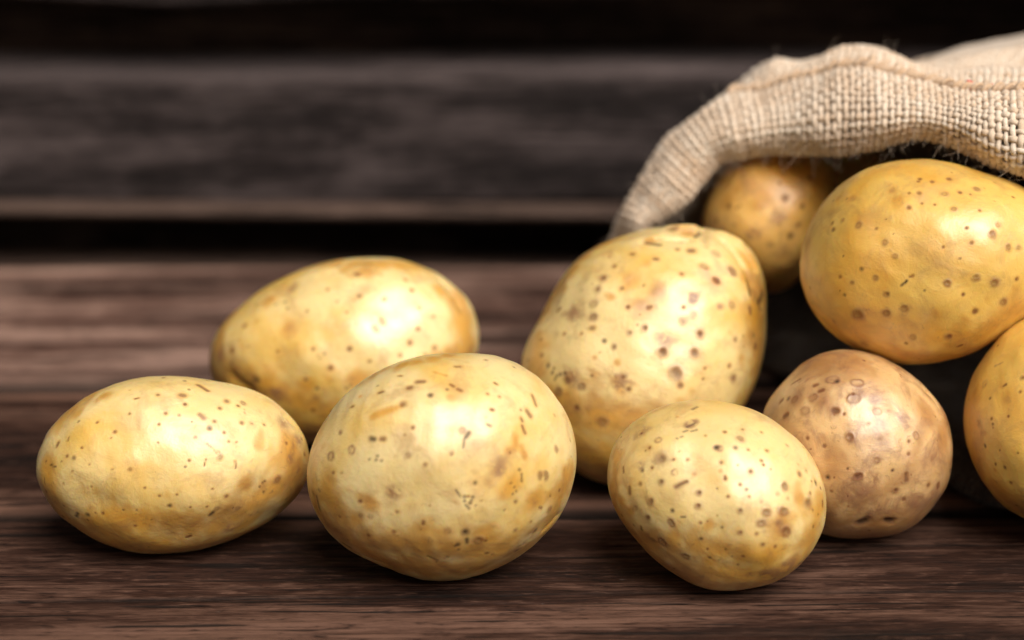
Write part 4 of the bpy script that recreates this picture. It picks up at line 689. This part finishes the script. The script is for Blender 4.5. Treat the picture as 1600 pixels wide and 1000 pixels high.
# the rest of the sack, farther back: one cloth sheet with the weave raised on it
u2 = np.linspace(0, len(NET), 420, endpoint=False)
v2 = np.linspace(6.9, NR - 1, 90)
Sb = surface(u2, v2); Nb = normals(u2, v2)
cen = Sb[:, -1].mean(0) + np.array([0.06, 0.08, 0.0])
weave = np.cos(np.arange(420) * 2.1)[:, None] * np.cos(np.arange(90) * 2.1)[None, :]
Sb = Sb + Nb * (soft_crumple(Sb) - 0.0006)[..., None]
ring = [Sb[:, k] for k in range(90)] + [cen + (Sb[:, -1] - cen) * q for q in (0.7, 0.35, 0.02)]
Sb = np.stack(ring, 1)
weave = np.concatenate([weave, np.zeros((420, 3))], 1)
nb = Sb.shape[1]
painted_shade = np.repeat(painted_shade_u(u2)[:, None], nb, 1)
painted_shade[:, -14:] = 1.0
i, j = np.meshgrid(np.arange(420), np.arange(nb - 1), indexing='ij')
i2 = (i + 1) % 420
F = np.stack([(i * nb + j).ravel(), (i2 * nb + j).ravel(), (i2 * nb + j + 1).ravel(), (i * nb + j + 1).ravel()], 1)
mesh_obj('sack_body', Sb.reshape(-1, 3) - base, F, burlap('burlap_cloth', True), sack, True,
         {'shade': np.full(420 * nb, 0.3), 'weave': np.clip(weave.ravel(), 0, 1), 'painted_shade': painted_shade.ravel()})

# stitched seam that closes the hem: a coil of thread over a cord, with a few red stitches
us = np.linspace(7.2, 16.6, 900)
Ps = surface(us, np.array([5.0]))[:, 0]; Ns = normals(us, np.array([5.0]))[:, 0]
Ps = Ps + Ns * soft_crumple(Ps)[:, None]
tan_ = np.gradient(Ps, axis=0); tan_ /= np.linalg.norm(tan_, axis=1, keepdims=True)
Bs = np.cross(tan_, Ns)
arc = np.concatenate([[0], np.cumsum(np.linalg.norm(np.diff(Ps, axis=0), axis=1))])


def coil(name, sel, rad, pitch, phase, thick, mat, lift):
    m = int(arc[-1] / pitch * 12)
    s = np.linspace(arc[0], arc[-1], m)
    s = s[(s >= sel[0]) & (s <= sel[1])]
    itp = lambda A: np.stack([np.interp(s, arc, A[:, k]) for k in range(3)], -1)
    P, N, B, Tn = itp(Ps), itp(Ns), itp(Bs), itp(tan_)
    a = s / pitch * 2 * math.pi + phase
    wob = 1 + 0.18 * np.sin(s * 900 + phase)
    c = P + N * (lift + rad * 0.75 * np.sin(a) * wob)[:, None] + B * (rad * np.cos(a) * wob)[:, None]
    d = np.gradient(c, axis=0); d /= np.linalg.norm(d, axis=1, keepdims=True)
    sd_ = np.cross(d, N); sd_ /= np.linalg.norm(sd_, axis=1, keepdims=True)
    nn = np.cross(sd_, d)
    r = np.full((1, len(s)), thick)
    V, F = tubes(c[None], sd_[None], nn[None], r, r, 6)
    return mesh_obj(name, V - base, F, mat, sack, True, {'shade': np.full(len(V), 1.0)})


coil('hem_stitch', (0, 9), 0.0019, 0.0040, 0.0, 0.00066, BUR, 0.0011)
coil('hem_cord', (0, 9), 0.0006, 0.0060, 1.0, 0.0013, BUR, 0.0009)
rd = NT('red_thread')
rd.put(rd.b.inputs['Base Color'], (0.55, 0.035, 0.03)); rd.put(rd.b.inputs['Roughness'], 0.7)
ustart = lambda q: float(np.interp(q, us, arc))
for q, ln in ((12.9, 0.0018), (13.36, 0.0036), (14.0, 0.0022)):
    coil('red_stitch', (ustart(q), ustart(q) + ln), 0.0021, 0.0040, 0.25, 0.00034, rd.m, 0.0018)

# loose fibres standing off the yarn, thickest along the mouth
NF = 1500
fu = g.uniform(0, 20, NF)
fv = np.where(g.random(NF) < 0.5, g.normal(2.6, 0.45, NF), g.uniform(1.2, 6.5, NF))
fv = np.clip(fv, 0.6, 7.0)
P0 = np.stack([surface(np.array([a]), np.array([b]))[0, 0] for a, b in zip(fu, fv)])
Nf = np.stack([normals(np.array([a]), np.array([b]))[0, 0] for a, b in zip(fu, fv)])
dr = g.normal(size=(NF, 3)); dr /= np.linalg.norm(dr, axis=1, keepdims=True)
dr = dr + Nf * g.uniform(0.1, 0.9, (NF, 1)); dr /= np.linalg.norm(dr, axis=1, keepdims=True)
ln = g.uniform(0.002, 0.0065, NF) * np.where((g.random(NF) < 0.06) & (fv < 2.6), 2.0, 1.0)
bend = g.normal(size=(NF, 3)) * 0.6 + np.array([0, 0, -0.35])
ss = np.linspace(0, 1, 7)
Pf = P0[:, None] + Nf[:, None] * 0.0007 + dr[:, None] * (ss[None, :, None] * ln[:, None, None]) + bend[:, None] * (ss[None, :, None] ** 2 * ln[:, None, None] * 0.6)
tg = np.gradient(Pf, axis=1); tg /= np.linalg.norm(tg, axis=-1, keepdims=True)
sdf = np.cross(tg, np.array([0.31, 0.2, 0.93])); sdf /= np.linalg.norm(sdf, axis=-1, keepdims=True)
nf = np.cross(sdf, tg)
rf_ = 0.00005 * (1 - 0.6 * ss)[None, :] * g.uniform(0.6, 1.25, (NF, 1))
Vf, Ff = tubes(Pf, sdf, nf, rf_, rf_, 3)
tag(mesh_obj('loose_fibre', Vf - base, Ff, BUR, sack, True, {'shade': np.full(len(Vf), 0.2)}), kind='stuff')
